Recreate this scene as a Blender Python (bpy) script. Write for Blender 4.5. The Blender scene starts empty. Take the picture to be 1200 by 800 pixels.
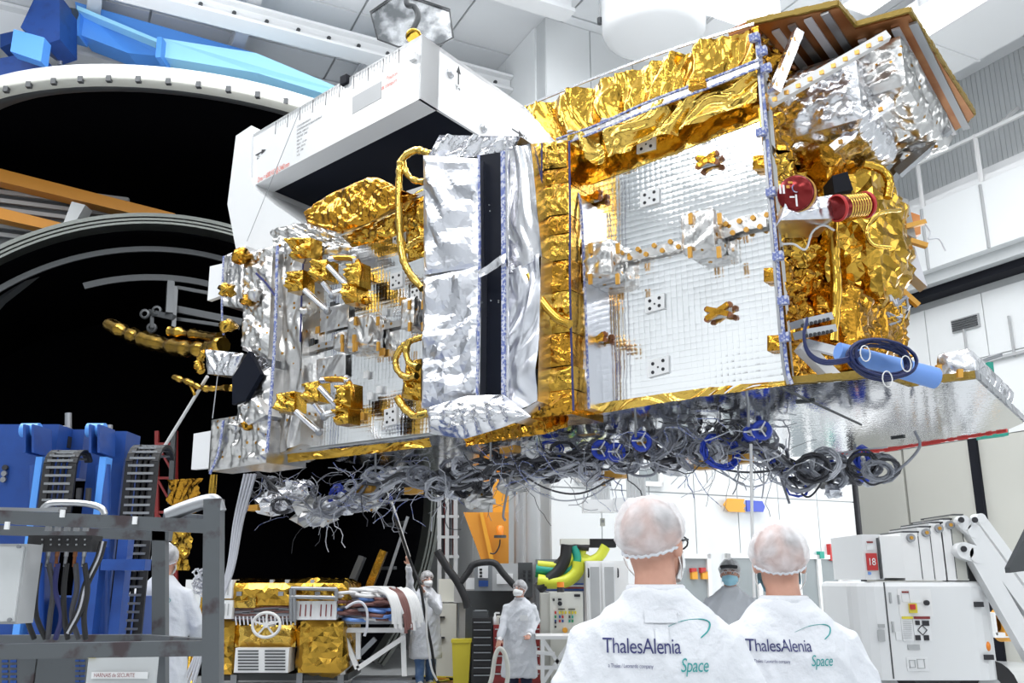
import bpy, bmesh, math, random
from mathutils import Vector, Matrix, noise
from mathutils.bvhtree import BVHTree
R = math.radians
SC = bpy.context.scene
COL = SC.collection

# ---------------------------------------------------------------- camera
F = 1060.0
PITCH = R(14.8)
CZ = 1.6
cam = bpy.data.cameras.new('camera'); cam.sensor_width = 36; cam.lens = F / 1200 * 36
cam.clip_end = 300
camo = bpy.data.objects.new('camera', cam); COL.objects.link(camo)
camo.location = (0, 0, CZ); camo.rotation_euler = (R(90) + PITCH, 0, 0)
SC.camera = camo

# ---------------------------------------------------------------- world and lamps
SC.view_settings.view_transform = 'Standard'; SC.view_settings.look = 'None'
SC.view_settings.gamma = 1; SC.view_settings.exposure = -0.3
w = bpy.data.worlds.new('world'); SC.world = w; w.use_nodes = True
w.node_tree.nodes['Background'].inputs[0].default_value = (0.86, 0.93, 1.0, 1)
w.node_tree.nodes['Background'].inputs[1].default_value = 0.9

# hall axes: HA runs away to the left, HB to the right; satellite axes: SU, SV
HA = Vector((-0.448, 0.894, 0)); HB = Vector((0.894, 0.448, 0)); UP = Vector((0, 0, 1))
SU = Vector((-0.807, 0.5905, 0)); SV = Vector((0.5905, 0.807, 0))

def area(name, loc, target, sx, sy, power, color=(1, 1, 1)):
    l = bpy.data.lights.new(name, 'AREA'); l.shape = 'RECTANGLE'; l.size = sx; l.size_y = sy
    l.energy = power; l.color = color
    o = bpy.data.objects.new(name, l); COL.objects.link(o); o.location = loc
    d = (Vector(target) - Vector(loc)).normalized()
    o.rotation_euler = d.to_track_quat('-Z', 'Y').to_euler()
    return o
def hp(a, b, z): return HA * a + HB * b + UP * z
for a_, b_, p_ in ((-9, -8, 1100), (-9, 8, 1100), (2, -8, 1100), (2, 4, 520), (9, 12, 1000), (10, 3.5, 900), (12, -5, 900)):  # large area lights under the ceiling; one added to brighten the back figures
    area('ceiling_area_light', hp(a_, b_, 12.4), hp(a_, b_, 0), 7, 4, p_)
for a_, b_, p_ in ((-8, 0, 900), (6, 6, 650), (11, -2, 700)):
    area('ceiling_fill', hp(a_, b_, 9.6), hp(a_, b_, 14), 6, 6, p_, (.92, .96, 1))  # upward fill added to whiten the ceiling, no real fitting
area('rear_fill', hp(-17, 2, 8), hp(10, 4, 3), 16, 6, 260, (.93, .97, 1))  # front fill added behind the camera, no window stands there
area('side_fill', hp(-3, 17.5, 6), hp(10, 4, 2), 10, 5, 430, (.95, .98, 1))  # fill added from the right, raised for the figures at the back
area('side_fill', hp(10, 17.4, 3.4), hp(13, 4, 1), 4, 2.4, 260, (.95, .98, 1))  # second added fill for the back figures, not a window

# ---------------------------------------------------------------- helpers
SP, CP = math.sin(PITCH), math.cos(PITCH)
CAM = Vector((0, 0, CZ))
def ray(px, py):
    x = (px - 600) / F; y = (400 - py) / F
    return Vector((x, CP - y * SP, SP + y * CP))
def hit(px, py, axis, val):
    """point seen at a photo pixel on the plane axis.p = val"""
    r = ray(px, py); return CAM + r * ((val - CAM.dot(axis)) / r.dot(axis))
YA = Vector((0, 1, 0))
def at(px, py, y): return hit(px, py, YA, y)
def sv(px, py, v=6.0): return hit(px, py, SV, v)
def su(px, py, u): return hit(px, py, SU, u)
def sz(px, py, z): return hit(px, py, UP, z)
def S(u, v, z): return SU * u + SV * v + UP * z
def suvz(p): return (p.dot(SU), p.dot(SV), p.z)

M = {}
def mat(name, col, rough=.5, metal=0.0, bump=None, var=None, emit=None, alpha=None, coat=0, detail=4, distort=0, spec=None, trans=0):
    m = bpy.data.materials.new(name); m.use_nodes = True; nt = m.node_tree; b = nt.nodes['Principled BSDF']
    b.inputs['Base Color'].default_value = (*col, 1); b.inputs['Roughness'].default_value = rough
    b.inputs['Metallic'].default_value = metal
    if spec is not None: b.inputs['Specular IOR Level'].default_value = spec
    if trans: b.inputs['Transmission Weight'].default_value = trans
    if coat: b.inputs['Coat Weight'].default_value = coat
    if emit: b.inputs['Emission Color'].default_value = (*emit[0], 1); b.inputs['Emission Strength'].default_value = emit[1]
    if alpha is not None: b.inputs['Alpha'].default_value = alpha
    tc = nt.nodes.new('ShaderNodeTexCoord')
    if bump:
        n = nt.nodes.new('ShaderNodeTexNoise'); n.inputs['Scale'].default_value = bump[0]; n.inputs['Detail'].default_value = detail
        n.inputs['Distortion'].default_value = distort
        nt.links.new(tc.outputs['Object'], n.inputs['Vector'])
        bp = nt.nodes.new('ShaderNodeBump'); bp.inputs['Strength'].default_value = bump[1]; bp.inputs['Distance'].default_value = bump[2]
        nt.links.new(n.outputs[0], bp.inputs['Height']); nt.links.new(bp.outputs[0], b.inputs['Normal'])
    if var:   # (scale, other colour, low, high)
        n = nt.nodes.new('ShaderNodeTexNoise'); n.inputs['Scale'].default_value = var[0]; n.inputs['Detail'].default_value = 5
        nt.links.new(tc.outputs['Object'], n.inputs['Vector'])
        cr = nt.nodes.new('ShaderNodeValToRGB'); cr.color_ramp.elements[0].position = var[2]; cr.color_ramp.elements[1].position = var[3]
        cr.color_ramp.elements[0].color = (*col, 1); cr.color_ramp.elements[1].color = (*var[1], 1)
        nt.links.new(n.outputs[0], cr.inputs[0]); nt.links.new(cr.outputs[0], b.inputs['Base Color'])
    M[name] = m; return m
def foil(name, col, rough, dots=None, bs=9.0, st=.5, creases=True):
    """metallised film with fine creases; dots = colour of the round fasteners"""
    m = mat(name, col, rough, 1.0); nt = m.node_tree; b = nt.nodes['Principled BSDF']
    tc = nt.nodes.new('ShaderNodeTexCoord')
    n0 = nt.nodes.new('ShaderNodeTexNoise'); n0.inputs['Scale'].default_value = bs * .5; n0.inputs['Detail'].default_value = 3
    nt.links.new(tc.outputs['Object'], n0.inputs['Vector'])
    mx = nt.nodes.new('ShaderNodeMix'); mx.data_type = 'RGBA'; mx.inputs[0].default_value = .16
    nt.links.new(tc.outputs['Object'], mx.inputs[6]); nt.links.new(n0.outputs['Color'], mx.inputs[7])
    v = nt.nodes.new('ShaderNodeTexNoise'); v.noise_type = 'RIDGED_MULTIFRACTAL'; v.inputs['Scale'].default_value = bs * .45
    v.inputs['Detail'].default_value = 2.5; v.inputs['Distortion'].default_value = .4
    nt.links.new(mx.outputs[2], v.inputs['Vector'])
    n = nt.nodes.new('ShaderNodeTexNoise'); n.inputs['Scale'].default_value = bs * 2.2; n.inputs['Detail'].default_value = 2
    nt.links.new(mx.outputs[2], n.inputs['Vector'])
    ad = nt.nodes.new('ShaderNodeMath'); ad.operation = 'MULTIPLY_ADD'; ad.inputs[1].default_value = .35
    nt.links.new(n.outputs[0], ad.inputs[0]); nt.links.new(v.outputs[0], ad.inputs[2])
    bp = nt.nodes.new('ShaderNodeBump'); bp.inputs['Strength'].default_value = st; bp.inputs['Distance'].default_value = .06
    nt.links.new(ad.outputs[0], bp.inputs['Height']); nt.links.new(bp.outputs[0], b.inputs['Normal'])
    if dots:
        v2 = nt.nodes.new('ShaderNodeTexVoronoi'); v2.inputs['Scale'].default_value = 9.5; v2.inputs['Randomness'].default_value = .75
        nt.links.new(tc.outputs['Object'], v2.inputs['Vector'])
        lt = nt.nodes.new('ShaderNodeMath'); lt.operation = 'LESS_THAN'; lt.inputs[1].default_value = .15
        nt.links.new(v2.outputs['Distance'], lt.inputs[0])
        mc = nt.nodes.new('ShaderNodeMix'); mc.data_type = 'RGBA'; mc.inputs[6].default_value = (*col, 1); mc.inputs[7].default_value = (*dots, 1)
        nt.links.new(lt.outputs[0], mc.inputs[0]); nt.links.new(mc.outputs[2], b.inputs['Base Color'])
    return m
foil('gold_foil', (.56, .33, .05), .17, bs=6, st=.16)
foil('gold_foil_deep', (.52, .26, .03), .18, bs=10, st=.3)
foil('gold_foil_pale', (.72, .47, .10), .17, bs=8, st=.22)
foil('silver_foil', (.74, .74, .77), .24, bs=5, st=.15)
foil('silver_foil_dots', (.62, .61, .60), .28, dots=(.42, .22, .04), bs=7, st=.22)
foil('silver_film', (.76, .77, .82), .3, bs=3, st=.12)
mat('mirror_tile', (.93, .94, .95), .12, 1.0)
mat('mirror_under', (.9, .91, .93), .05, 1.0, bump=(26, .12, .01), detail=2)
mat('painted_reflection_metal', (.20, .21, .22), .25, .9, var=(4, (.75, .76, .78), .42, .6))  # grey and pale blotches put the hexagon plate's reflections into its colour
mat('copper_panel', (.36, .13, .04), .3, .75, var=(3, (.50, .23, .09), .4, .7))
mat('kapton', (.62, .32, .05), .3, .3)
mat('kapton_dark', (.25, .09, .03), .4, .2)
mat('honeycomb_edge', (.30, .20, .035), .5, .4, bump=(60, .6, .01))
mat('tape_blue', (.13, .17, .42), .5, 0, var=(45, (.55, .57, .66), .46, .56))
mat('label_white', (.78, .79, .80), .5)
mat('black_matte', (.006, .007, .012), .7, spec=.2)
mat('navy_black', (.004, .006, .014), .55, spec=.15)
mat('chamber_black', (.003, .003, .004), .9, spec=.0)
mat('rib_grey', (.085, .09, .095), .5, .6)
mat('white_paint', (.80, .80, .80), .4)
mat('white_gloss', (.78, .79, .80), .25, coat=.3)
mat('wall_white', (.74, .76, .77), .6)
mat('wall_grey', (.55, .57, .58), .6)
mat('door_grey', (.50, .50, .46), .55)
mat('ceiling_white', (.78, .80, .82), .7)
mat('ceiling_beam', (.80, .81, .82), .5)
mat('duct_white', (.76, .77, .78), .45)
mat('dark_grey', (.06, .065, .07), .5)
mat('mid_grey', (.22, .235, .25), .5)
mat('cage_grey', (.105, .115, .125), .45, .3, var=(9, (.06, .045, .05), .56, .66))
mat('steel', (.55, .56, .58), .28, 1.0)
mat('dull_steel', (.35, .36, .38), .4, .9)
mat('brushed_ring', (.15, .16, .15), .38, .9)
mat('blue_paint', (.012, .06, .27), .4, var=(5, (.008, .035, .17), .5, .8))
mat('crane_blue', (.10, .33, .85), .4)
mat('crane_cyan', (.34, .70, .95), .4)
mat('orange_steel', (.68, .28, .03), .5)
mat('yellow_orange', (.78, .36, .03), .5)
mat('yellow_hose', (.62, .66, .05), .4, bump=(40, .4, .01))
mat('yellow_bin', (.72, .60, .04), .4)
mat('red', (.52, .03, .03), .4)
mat('dark_red', (.22, .02, .02), .4)
mat('red_edge', (.8, .08, .07), .5)
mat('green', (.03, .30, .12), .5)
mat('teal', (.02, .33, .25), .5)
mat('teal_print', (.03, .30, .30), .6)
mat('navy_print', (.025, .03, .14), .6)
mat('red_print', (.72, .12, .06), .6)
mat('ink', (.02, .02, .025), .6)
mat('blue_cable', (.006, .015, .09), .35)
mat('blue_tube', (.16, .32, .74), .45)
mat('blue_reel', (.02, .06, .50), .4)
mat('cable_grey', (.30, .31, .35), .45, .3)
mat('cable_light', (.62, .63, .68), .4, .3)
mat('cable_dark', (.06, .06, .07), .5)
mat('cable_brown', (.20, .09, .08), .5)
mat('cable_white', (.75, .75, .75), .5)
mat('rubber', (.015, .015, .017), .6)
mat('coat_cloth', (.68, .70, .745), .75, bump=(9, .8, .03), detail=5)
mat('skin', (.62, .34, .25), .5, var=(9, (.50, .25, .18), .4, .7))
mat('skin_scalp', (.50, .30, .25), .5, var=(8, (.10, .07, .07), .48, .62))
mat('hair_dark', (.03, .022, .018), .6)
mat('hair_grey', (.30, .28, .27), .6)
mat('jeans', (.08, .16, .34), .8, bump=(60, .4, .01), var=(9, (.16, .26, .44), .4, .7))
mat('dark_trousers', (.015, .02, .05), .8)
mat('mask_white', (.85, .86, .86), .7)
mat('mask_blue', (.36, .66, .80), .7)
mat('glove', (.82, .80, .80), .5)
mat('window_glass', (.30, .33, .34), .15, 0, coat=.4)
mat('plastic_grey', (.42, .43, .44), .45)
mat('cream_panel', (.68, .68, .62), .45)
mat('amber', (.85, .25, .02), .3)
mat('lamp_on', (1, 1, 1), .5, emit=((1, 1, 1), 9))
mat('red_anodised', (.20, .012, .012), .2, .6)
def floor_mat():
    m = mat('floor_resin', (.55, .57, .58), .2, 0, var=(.5, (.45, .47, .48), .35, .7)); return m
floor_mat()
def cap_mat():
    m = bpy.data.materials.new('cap_gauze'); m.use_nodes = True; nt = m.node_tree; nt.nodes.clear()
    o = nt.nodes.new('ShaderNodeOutputMaterial'); mx = nt.nodes.new('ShaderNodeMixShader')
    t = nt.nodes.new('ShaderNodeBsdfTransparent'); a = nt.nodes.new('ShaderNodeMixShader'); a.inputs[0].default_value = .3
    d = nt.nodes.new('ShaderNodeBsdfDiffuse'); d.inputs[0].default_value = (.9, .9, .92, 1)
    tl = nt.nodes.new('ShaderNodeBsdfTranslucent'); tl.inputs[0].default_value = (.9, .9, .92, 1)
    n = nt.nodes.new('ShaderNodeTexNoise'); n.inputs['Scale'].default_value = 13; n.inputs['Detail'].default_value = 7; n.inputs['Distortion'].default_value = .4
    tc = nt.nodes.new('ShaderNodeTexCoord'); nt.links.new(tc.outputs['Object'], n.inputs[0])
    r = nt.nodes.new('ShaderNodeMapRange'); r.inputs[1].default_value = .35; r.inputs[2].default_value = .65
    r.inputs[3].default_value = .34; r.inputs[4].default_value = .78
    nt.links.new(n.outputs[0], r.inputs[0]); nt.links.new(r.outputs[0], mx.inputs[0])
    nt.links.new(d.outputs[0], a.inputs[1]); nt.links.new(tl.outputs[0], a.inputs[2])
    nt.links.new(t.outputs[0], mx.inputs[1]); nt.links.new(a.outputs[0], mx.inputs[2]); nt.links.new(mx.outputs[0], o.inputs[0])
    M['cap_gauze'] = m
cap_mat()

W = {}      # world location of every object made
def tag(o, label=None, cat=None, group=None, kind=None):
    if label: o['label'] = label
    if cat: o['category'] = cat
    if group: o['group'] = group
    if kind: o['kind'] = kind
    return o
def thing(name, loc, label=None, cat=None, group=None, kind=None):
    o = bpy.data.objects.new(name, None); COL.objects.link(o); o.location = loc; W[o] = Vector(loc)
    o.empty_display_size = .1
    return tag(o, label, cat, group, kind)

def frame_of(d):
    d = d.normalized(); a = UP if abs(d.z) < .9 else Vector((1, 0, 0))
    x = d.cross(a).normalized(); return x, x.cross(d).normalized()

class B:
    def __init__(s): s.v = []; s.f = []; s.m = []; s.sm = []
    def add(s, vs, fs, mi=0, sm=False):
        k = len(s.v); s.v += [Vector(v) for v in vs]
        for f in fs: s.f.append([i + k for i in f]); s.m.append(mi); s.sm.append(sm)
        return s
    def box(s, c, x, y, z, mi=0):
        """centre c, half-axis vectors x y z"""
        c = Vector(c); vs = [c + x * i + y * j + z * k for i in (-1, 1) for j in (-1, 1) for k in (-1, 1)]
        return s.add(vs, [(0, 1, 3, 2), (4, 6, 7, 5), (0, 4, 5, 1), (2, 3, 7, 6), (0, 2, 6, 4), (1, 5, 7, 3)], mi)
    def span(s, fr, lo, hi, mi=0):
        """box between coordinates lo and hi of a frame function fr(a,b,c)"""
        c = fr(*[(l + h) / 2 for l, h in zip(lo, hi)])
        ax = [fr(*[(1 if i == j else 0) for j in range(3)]) - fr(0, 0, 0) for i in range(3)]
        return s.box(c, *[ax[i] * ((hi[i] - lo[i]) / 2) for i in range(3)], mi)
    def bar(s, p, q, w, h=None, up=UP, mi=0):
        p, q = Vector(p), Vector(q); d = (q - p); h = w if h is None else h
        y = d.normalized().cross(up)
        if y.length < 1e-3: y = d.normalized().cross(Vector((1, 0, 0)))
        y.normalize(); z = y.cross(d.normalized())
        return s.box((p + q) / 2, d / 2, y * (w / 2), z * (h / 2), mi)
    def prism(s, poly, ext, mi=0):
        n = len(poly); vs = [Vector(p) for p in poly] + [Vector(p) + ext for p in poly]
        return s.add(vs, [tuple(range(n))[::-1], tuple(range(n, 2 * n))] + [(i, (i + 1) % n, n + (i + 1) % n, n + i) for i in range(n)], mi)
    def tube(s, pts, r, n=6, mi=0, caps=True, closed=False):
        pts = [Vector(p) for p in pts]; N = len(pts); rr = r if isinstance(r, (list, tuple)) else [r] * N
        vs = []; px = None
        for i, p in enumerate(pts):
            if closed: d = pts[(i + 1) % N] - pts[i - 1]
            else: d = pts[min(i + 1, N - 1)] - pts[max(i - 1, 0)]
            if d.length < 1e-9: d = Vector((0, 0, 1))
            d.normalize()
            if px is None: x, _ = frame_of(d)
            else:
                x = px - d * px.dot(d)
                if x.length < 1e-6: x, _ = frame_of(d)
                x.normalize()
            px = x; y = d.cross(x)
            vs += [p + (x * math.cos(2 * math.pi * k / n) + y * math.sin(2 * math.pi * k / n)) * rr[i] for k in range(n)]
        fs = [(i * n + k, i * n + (k + 1) % n, (i + 1) * n + (k + 1) % n, (i + 1) * n + k) for i in range(N - 1) for k in range(n)]
        if closed: fs += [((N - 1) * n + k, (N - 1) * n + (k + 1) % n, (k + 1) % n, k) for k in range(n)]
        s.add(vs, fs, mi, n > 4)
        if caps and not closed:
            s.add(vs[:n], [tuple(range(n))[::-1]], mi); s.add(vs[-n:], [tuple(range(n))], mi)
        return s
    def cyl(s, p, q, r, n=16, mi=0, r2=None): return s.tube([p, q], [r, r if r2 is None else r2], n, mi)
    def lathe(s, c, axis, prof, n=24, mi=0, a0=0, a1=2 * math.pi, sm=True):
        """prof = [(radius, distance along axis)...]"""
        axis = axis.normalized(); x, y = frame_of(axis); c = Vector(c); full = abs(a1 - a0 - 2 * math.pi) < 1e-4
        m = n if full else n + 1; vs = []
        for (r, h) in prof:
            for k in range(m):
                a = a0 + (a1 - a0) * k / n; vs.append(c + axis * h + (x * math.cos(a) + y * math.sin(a)) * r)
        fs = []
        for i in range(len(prof) - 1):
            for k in range(n):
                k2 = (k + 1) % m; fs.append((i * m + k, i * m + k2, (i + 1) * m + k2, (i + 1) * m + k))
        return s.add(vs, fs, mi, sm)
    def ball(s, c, rx, ry, rz, n=12, m=8, ax=None, mi=0):
        ax = ax or (Vector((1, 0, 0)), Vector((0, 1, 0)), UP); c = Vector(c); vs = [c - ax[2] * rz]
        for j in range(1, m):
            t = -math.pi / 2 + math.pi * j / m
            for i in range(n):
                a = 2 * math.pi * i / n
                vs.append(c + ax[0] * (rx * math.cos(t) * math.cos(a)) + ax[1] * (ry * math.cos(t) * math.sin(a)) + ax[2] * (rz * math.sin(t)))
        vs.append(c + ax[2] * rz); L = len(vs) - 1
        fs = [(0, 1 + (i + 1) % n, 1 + i) for i in range(n)]
        for j in range(m - 2):
            for i in range(n): fs.append((1 + j * n + i, 1 + j * n + (i + 1) % n, 1 + (j + 1) * n + (i + 1) % n, 1 + (j + 1) * n + i))
        fs += [(L, 1 + (m - 2) * n + i, 1 + (m - 2) * n + (i + 1) % n) for i in range(n)]
        return s.add(vs, fs, mi, True)
    def sheet(s, g, mi=0, sm=False, tri=True):
        """g = rows of points"""
        nr, nc = len(g), len(g[0]); vs = [p for r in g for p in r]; fs = []
        for i in range(nr - 1):
            for j in range(nc - 1):
                a, b, c, d = i * nc + j, i * nc + j + 1, (i + 1) * nc + j + 1, (i + 1) * nc + j
                if tri:
                    if (i + j) % 2: fs += [(a, b, c), (a, c, d)]
                    else: fs += [(a, b, d), (b, c, d)]
                else: fs.append((a, b, c, d))
        return s.add(vs, fs, mi, sm)
    def mesh(s, name, mats):
        me = bpy.data.meshes.new(name); me.from_pydata([tuple(v) for v in s.v], [], s.f)
        for m in mats: me.materials.append(M[m])
        me.polygons.foreach_set('material_index', s.m); me.polygons.foreach_set('use_smooth', s.sm); me.update(); return me
    def build(s, name, mats, parent=None, label=None, cat=None, group=None, kind=None, origin=None, recalc=True):
        if isinstance(mats, str): mats = [mats]
        n = len(s.v)
        if origin is None:
            lo = Vector([min(v[i] for v in s.v) for i in range(3)]); hi = Vector([max(v[i] for v in s.v) for i in range(3)])
            c = (lo + hi) / 2
            if parent is None: c.z = lo.z
        else: c = Vector(origin)
        s.v = [v - c for v in s.v]
        me = s.mesh(name, mats)
        if recalc:
            bm = bmesh.new(); bm.from_mesh(me); bmesh.ops.recalc_face_normals(bm, faces=bm.faces); bm.to_mesh(me); bm.free()
        return link(name, me, c, parent, label, cat, group, kind)
def link(name, me, c, parent=None, label=None, cat=None, group=None, kind=None):
    o = bpy.data.objects.new(name, me); COL.objects.link(o); W[o] = Vector(c)
    if parent is not None: o.parent = parent; o.location = Vector(c) - W[parent]
    else: o.location = c
    return tag(o, label, cat, group, kind)

def tri(x): x = x % 1.0; return abs(x - .5) * 4 - 1
def folds(seed, n=7, f=3.0, bias=None, spread=math.pi):
    ex_ = .8 if bias is None else 1.15
    rnd = random.Random(seed); L = []
    for k in range(n):
        a = (bias if bias is not None else 0) + rnd.uniform(-spread, spread) * .5
        fr = f * (1.35 ** k) * rnd.uniform(.8, 1.25)
        L.append((math.cos(a), math.sin(a), fr, rnd.random(), (f / fr) ** ex_))
    o = Vector((rnd.uniform(0, 50), rnd.uniform(0, 50), 0))
    def h(x, y):
        t = 0; wv = noise.noise(Vector((x * 1.3, y * 1.3, 0)) + o); w2 = noise.noise(Vector((x * 2.1 + 9, y * 2.1, 3)) + o)
        for cx, cy, fr, ph, am in L: t += am * tri((x + .22 * wv) * cx * fr + (y + .22 * w2) * cy * fr + ph + .25 * wv)
        return t * .42 + .45 * wv
    return h
def crumple(b, P, amp=.03, step=.05, f=3.0, seed=0, bias=None, spread=math.pi, nrm=None, edge=.0, mi=0, sm=True, warp=0):
    """creased sheet over the bilinear patch P = [p00, p10, p11, p01]"""
    P = [Vector(p) for p in P]; step *= .5
    lu = ((P[1] - P[0]).length + (P[2] - P[3]).length) / 2; lv = ((P[3] - P[0]).length + (P[2] - P[1]).length) / 2
    nu = max(2, int(lu / step)); nv = max(2, int(lv / step)); film = f < 3 and bias is None; h = folds(seed, n=4 if film else 7, f=f, bias=bias, spread=spread)
    if film: sm = False; nu = max(2, nu * 2 // 3); nv = max(2, nv * 2 // 3)
    nn = nrm or (P[1] - P[0]).cross(P[3] - P[0]).normalized(); rnd = random.Random(seed + 5); g = []
    ex = (P[1] - P[0]).normalized(); ey = (P[3] - P[0]).normalized()
    for j in range(nv + 1):
        row = []
        for i in range(nu + 1):
            a, c = i / nu, j / nv
            jt = .3 if bias is None else .05
            if 0 < i < nu: a += rnd.uniform(-jt, jt) / nu
            if 0 < j < nv: c += rnd.uniform(-jt, jt) / nv
            p = (P[0] * (1 - a) + P[1] * a) * (1 - c) + (P[3] * (1 - a) + P[2] * a) * c
            e = 1.0
            if edge > 0: e = min(1, min(a * lu, (1 - a) * lu, c * lv, (1 - c) * lv) / edge)
            d = h(a * lu, c * lv) * amp
            row.append(p + nn * (d * e + (amp * .9 * min(1, e) if edge > 0 else 0)))
        g.append(row)
    if warp:
        for j in (0, nv):
            for i in range(nu + 1): g[j][i] = g[j][i] + ey * rnd.uniform(-warp, warp)
        for i in (0, nu):
            for j in range(nv + 1): g[j][i] = g[j][i] + ex * rnd.uniform(-warp, warp)
    b.sheet(g, mi, sm); return g
def cbox(b, fr, lo, hi, amp=.02, step=.06, f=4.0, seed=0, mi=0, faces='all', edge=.05):
    """box wrapped in creased film, every face bulging a little"""
    def c(i, j, k): return fr(hi[0] if i else lo[0], hi[1] if j else lo[1], hi[2] if k else lo[2])
    cen = (c(0, 0, 0) + c(1, 1, 1)) / 2
    Q = [[c(0, 0, 0), c(1, 0, 0), c(1, 0, 1), c(0, 0, 1)], [c(1, 1, 0), c(0, 1, 0), c(0, 1, 1), c(1, 1, 1)],
         [c(1, 0, 0), c(1, 1, 0), c(1, 1, 1), c(1, 0, 1)], [c(0, 1, 0), c(0, 0, 0), c(0, 0, 1), c(0, 1, 1)],
         [c(0, 0, 1), c(1, 0, 1), c(1, 1, 1), c(0, 1, 1)], [c(0, 1, 0), c(1, 1, 0), c(1, 0, 0), c(0, 0, 0)]]
    for k, q in enumerate(Q):
        n = (q[1] - q[0]).cross(q[3] - q[0]).normalized()
        if n.dot(sum(q, Vector()) / 4 - cen) < 0: n = -n
        crumple(b, q, amp, step, f, seed * 7 + k, nrm=n, edge=edge, mi=mi)
    return b
def text(s, o, x, up, size, m, parent, name='lettering', squeeze=1.0, off=.004, shear=0, align='LEFT', project=None, label=None):
    cu = bpy.data.curves.new('t', 'FONT'); cu.body = s; cu.size = size; cu.align_x = align; cu.shear = shear; cu.resolution_u = 3
    cu.space_character = .92
    t = bpy.data.objects.new('t', cu); COL.objects.link(t)
    dg = bpy.context.evaluated_depsgraph_get(); me = bpy.data.meshes.new_from_object(t.evaluated_get(dg))
    bpy.data.objects.remove(t); bpy.data.curves.remove(cu)
    x = x.normalized(); up = (up - x * up.dot(x)).normalized(); n = x.cross(up); o = Vector(o)
    b = B(); vs = []
    for v in me.vertices:
        p = o + x * v.co.x * squeeze + up * v.co.y
        if project:
            h = project.ray_cast(p + n * .4, -n, .9)
            if h[0] is not None: p = h[0]
        vs.append(p + n * off)
    b.add(vs, [tuple(p.vertices) for p in me.polygons])
    bpy.data.meshes.remove(me)
    if not b.v: return None
    return b.build(name, m, parent, label=label, recalc=False)
def remeshed(b, name, mats, voxel, parent=None, smooth=4, disp=None, origin=None, **kw):
    """union of the builder's closed shapes as one continuous surface"""
    me = b.mesh('tmp', ['skin']); o = bpy.data.objects.new('tmp', me); COL.objects.link(o)
    r = o.modifiers.new('r', 'REMESH'); r.mode = 'VOXEL'; r.voxel_size = voxel
    s_ = o.modifiers.new('s', 'SMOOTH'); s_.iterations = smooth; s_.factor = .5
    dg = bpy.context.evaluated_depsgraph_get(); m2 = bpy.data.meshes.new_from_object(o.evaluated_get(dg))
    bpy.data.objects.remove(o); bpy.data.meshes.remove(me)
    q = B(); nr = [v.normal.copy() for v in m2.vertices]
    vs = [v.co.copy() for v in m2.vertices]
    if disp: vs = [v + n * disp(v) for v, n in zip(vs, nr)]
    q.add(vs, [tuple(p.vertices) for p in m2.polygons], 0, True)
    bpy.data.meshes.remove(m2)
    tree = BVHTree.FromPolygons(q.v[:], q.f)
    ob = q.build(name, mats, parent, origin=origin, recalc=False, **kw)
    return ob, tree
def curve(pts, n=8):
    """Catmull-Rom through the points"""
    pts = [Vector(p) for p in pts]; P = [pts[0] * 2 - pts[1]] + pts + [pts[-1] * 2 - pts[-2]]; out = []
    for i in range(1, len(P) - 2):
        for k in range(n):
            t = k / n; a, b_, c, d = P[i - 1], P[i], P[i + 1], P[i + 2]
            out.append(.5 * ((2 * b_) + (c - a) * t + (2 * a - 5 * b_ + 4 * c - d) * t * t + (3 * b_ - a - 3 * c + d) * t ** 3))
    out.append(pts[-1]); return out
# ================================================================ THE HALL
def Hf(a, b, z): return HA * a + HB * b + UP * z
rnd = random.Random(1)
def st(name, bm, mats, parent=None, kind='structure'):
    return bm.build(name, mats, parent, kind=kind if parent is None else None)
floor = st('floor', B().span(Hf, (-30, -20, -.2), (30, 18.2, 0)), 'floor_resin')
# end wall beyond the people, its cladding panels as pieces
def clad(wall, n_name, fr, a0, a1, z0, z1, wd, ht, out, m, skip=None):
    """cladding panels with open joints; fr(a,c,z), c = distance in front of the wall"""
    na = int(round((a1 - a0) / wd)); nz = int(round((z1 - z0) / ht)); wd = (a1 - a0) / na; ht = (z1 - z0) / nz; me = None
    for i in range(na):
        for j in range(nz):
            lo = (a0 + i * wd + .012, 0, z0 + j * ht + .012); hi = (a0 + (i + 1) * wd - .012, out, z0 + (j + 1) * ht - .012)
            if skip and skip(lo, hi): continue
            c = fr(*[(l + h) / 2 for l, h in zip(lo, hi)])
            if me is None:
                b = B().span(fr, lo, hi); o = b.build(n_name, m, wall); me = o.data
            else: link(n_name, me, c, wall)
wall_end = st('wall_back', B().span(Hf, (14.54, 8.05, 0), (14.9, 15.6, 13)), 'wall_grey')
def Ef(a, c, z): return Hf(14.54 - c, a, z)
clad(wall_end, 'panel', Ef, 8.05, 15.6, 0, 13, 1.08, 3.25, .04, 'wall_white')
wr = st('wall_recess', B().span(Hf, (14.9, 8.05, 0), (29.5, 8.4, 13)), 'wall_grey')
def Rf(a, c, z): return Hf(a, 8.05 - c, z)
clad(wr, 'panel', Rf, 14.9, 29.5, 0, 13, 1.4, 3.25, .04, 'wall_white')
st('wall_left', B().span(Hf, (29.5, -20, 0), (29.8, 8.4, 13)), 'wall_grey')
wl = [o for o in COL.objects if o.name == 'wall_left'][0]
b = B()
for i in range(60):
    y = -19.9 + i * .47
    b.span(Hf, (29.43, y, 0), (29.5, y + .3, 13))
tag(b.build('rib', 'wall_grey', wl), kind='stuff')
wall_right = st('wall_right', B().span(Hf, (-30, 18, 0), (27, 18.3, 13)), 'wall_grey')
def Wf(a, c, z): return Hf(a, 18 - c, z)
b = B()
for i in range(110):
    a = 4 + i * .12
    b.span(Wf, (a, 0, 10.2), (a + .1, .012, 13))
tag(b.build('cladding_rib', 'wall_grey', wall_right), kind='stuff')
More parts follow.
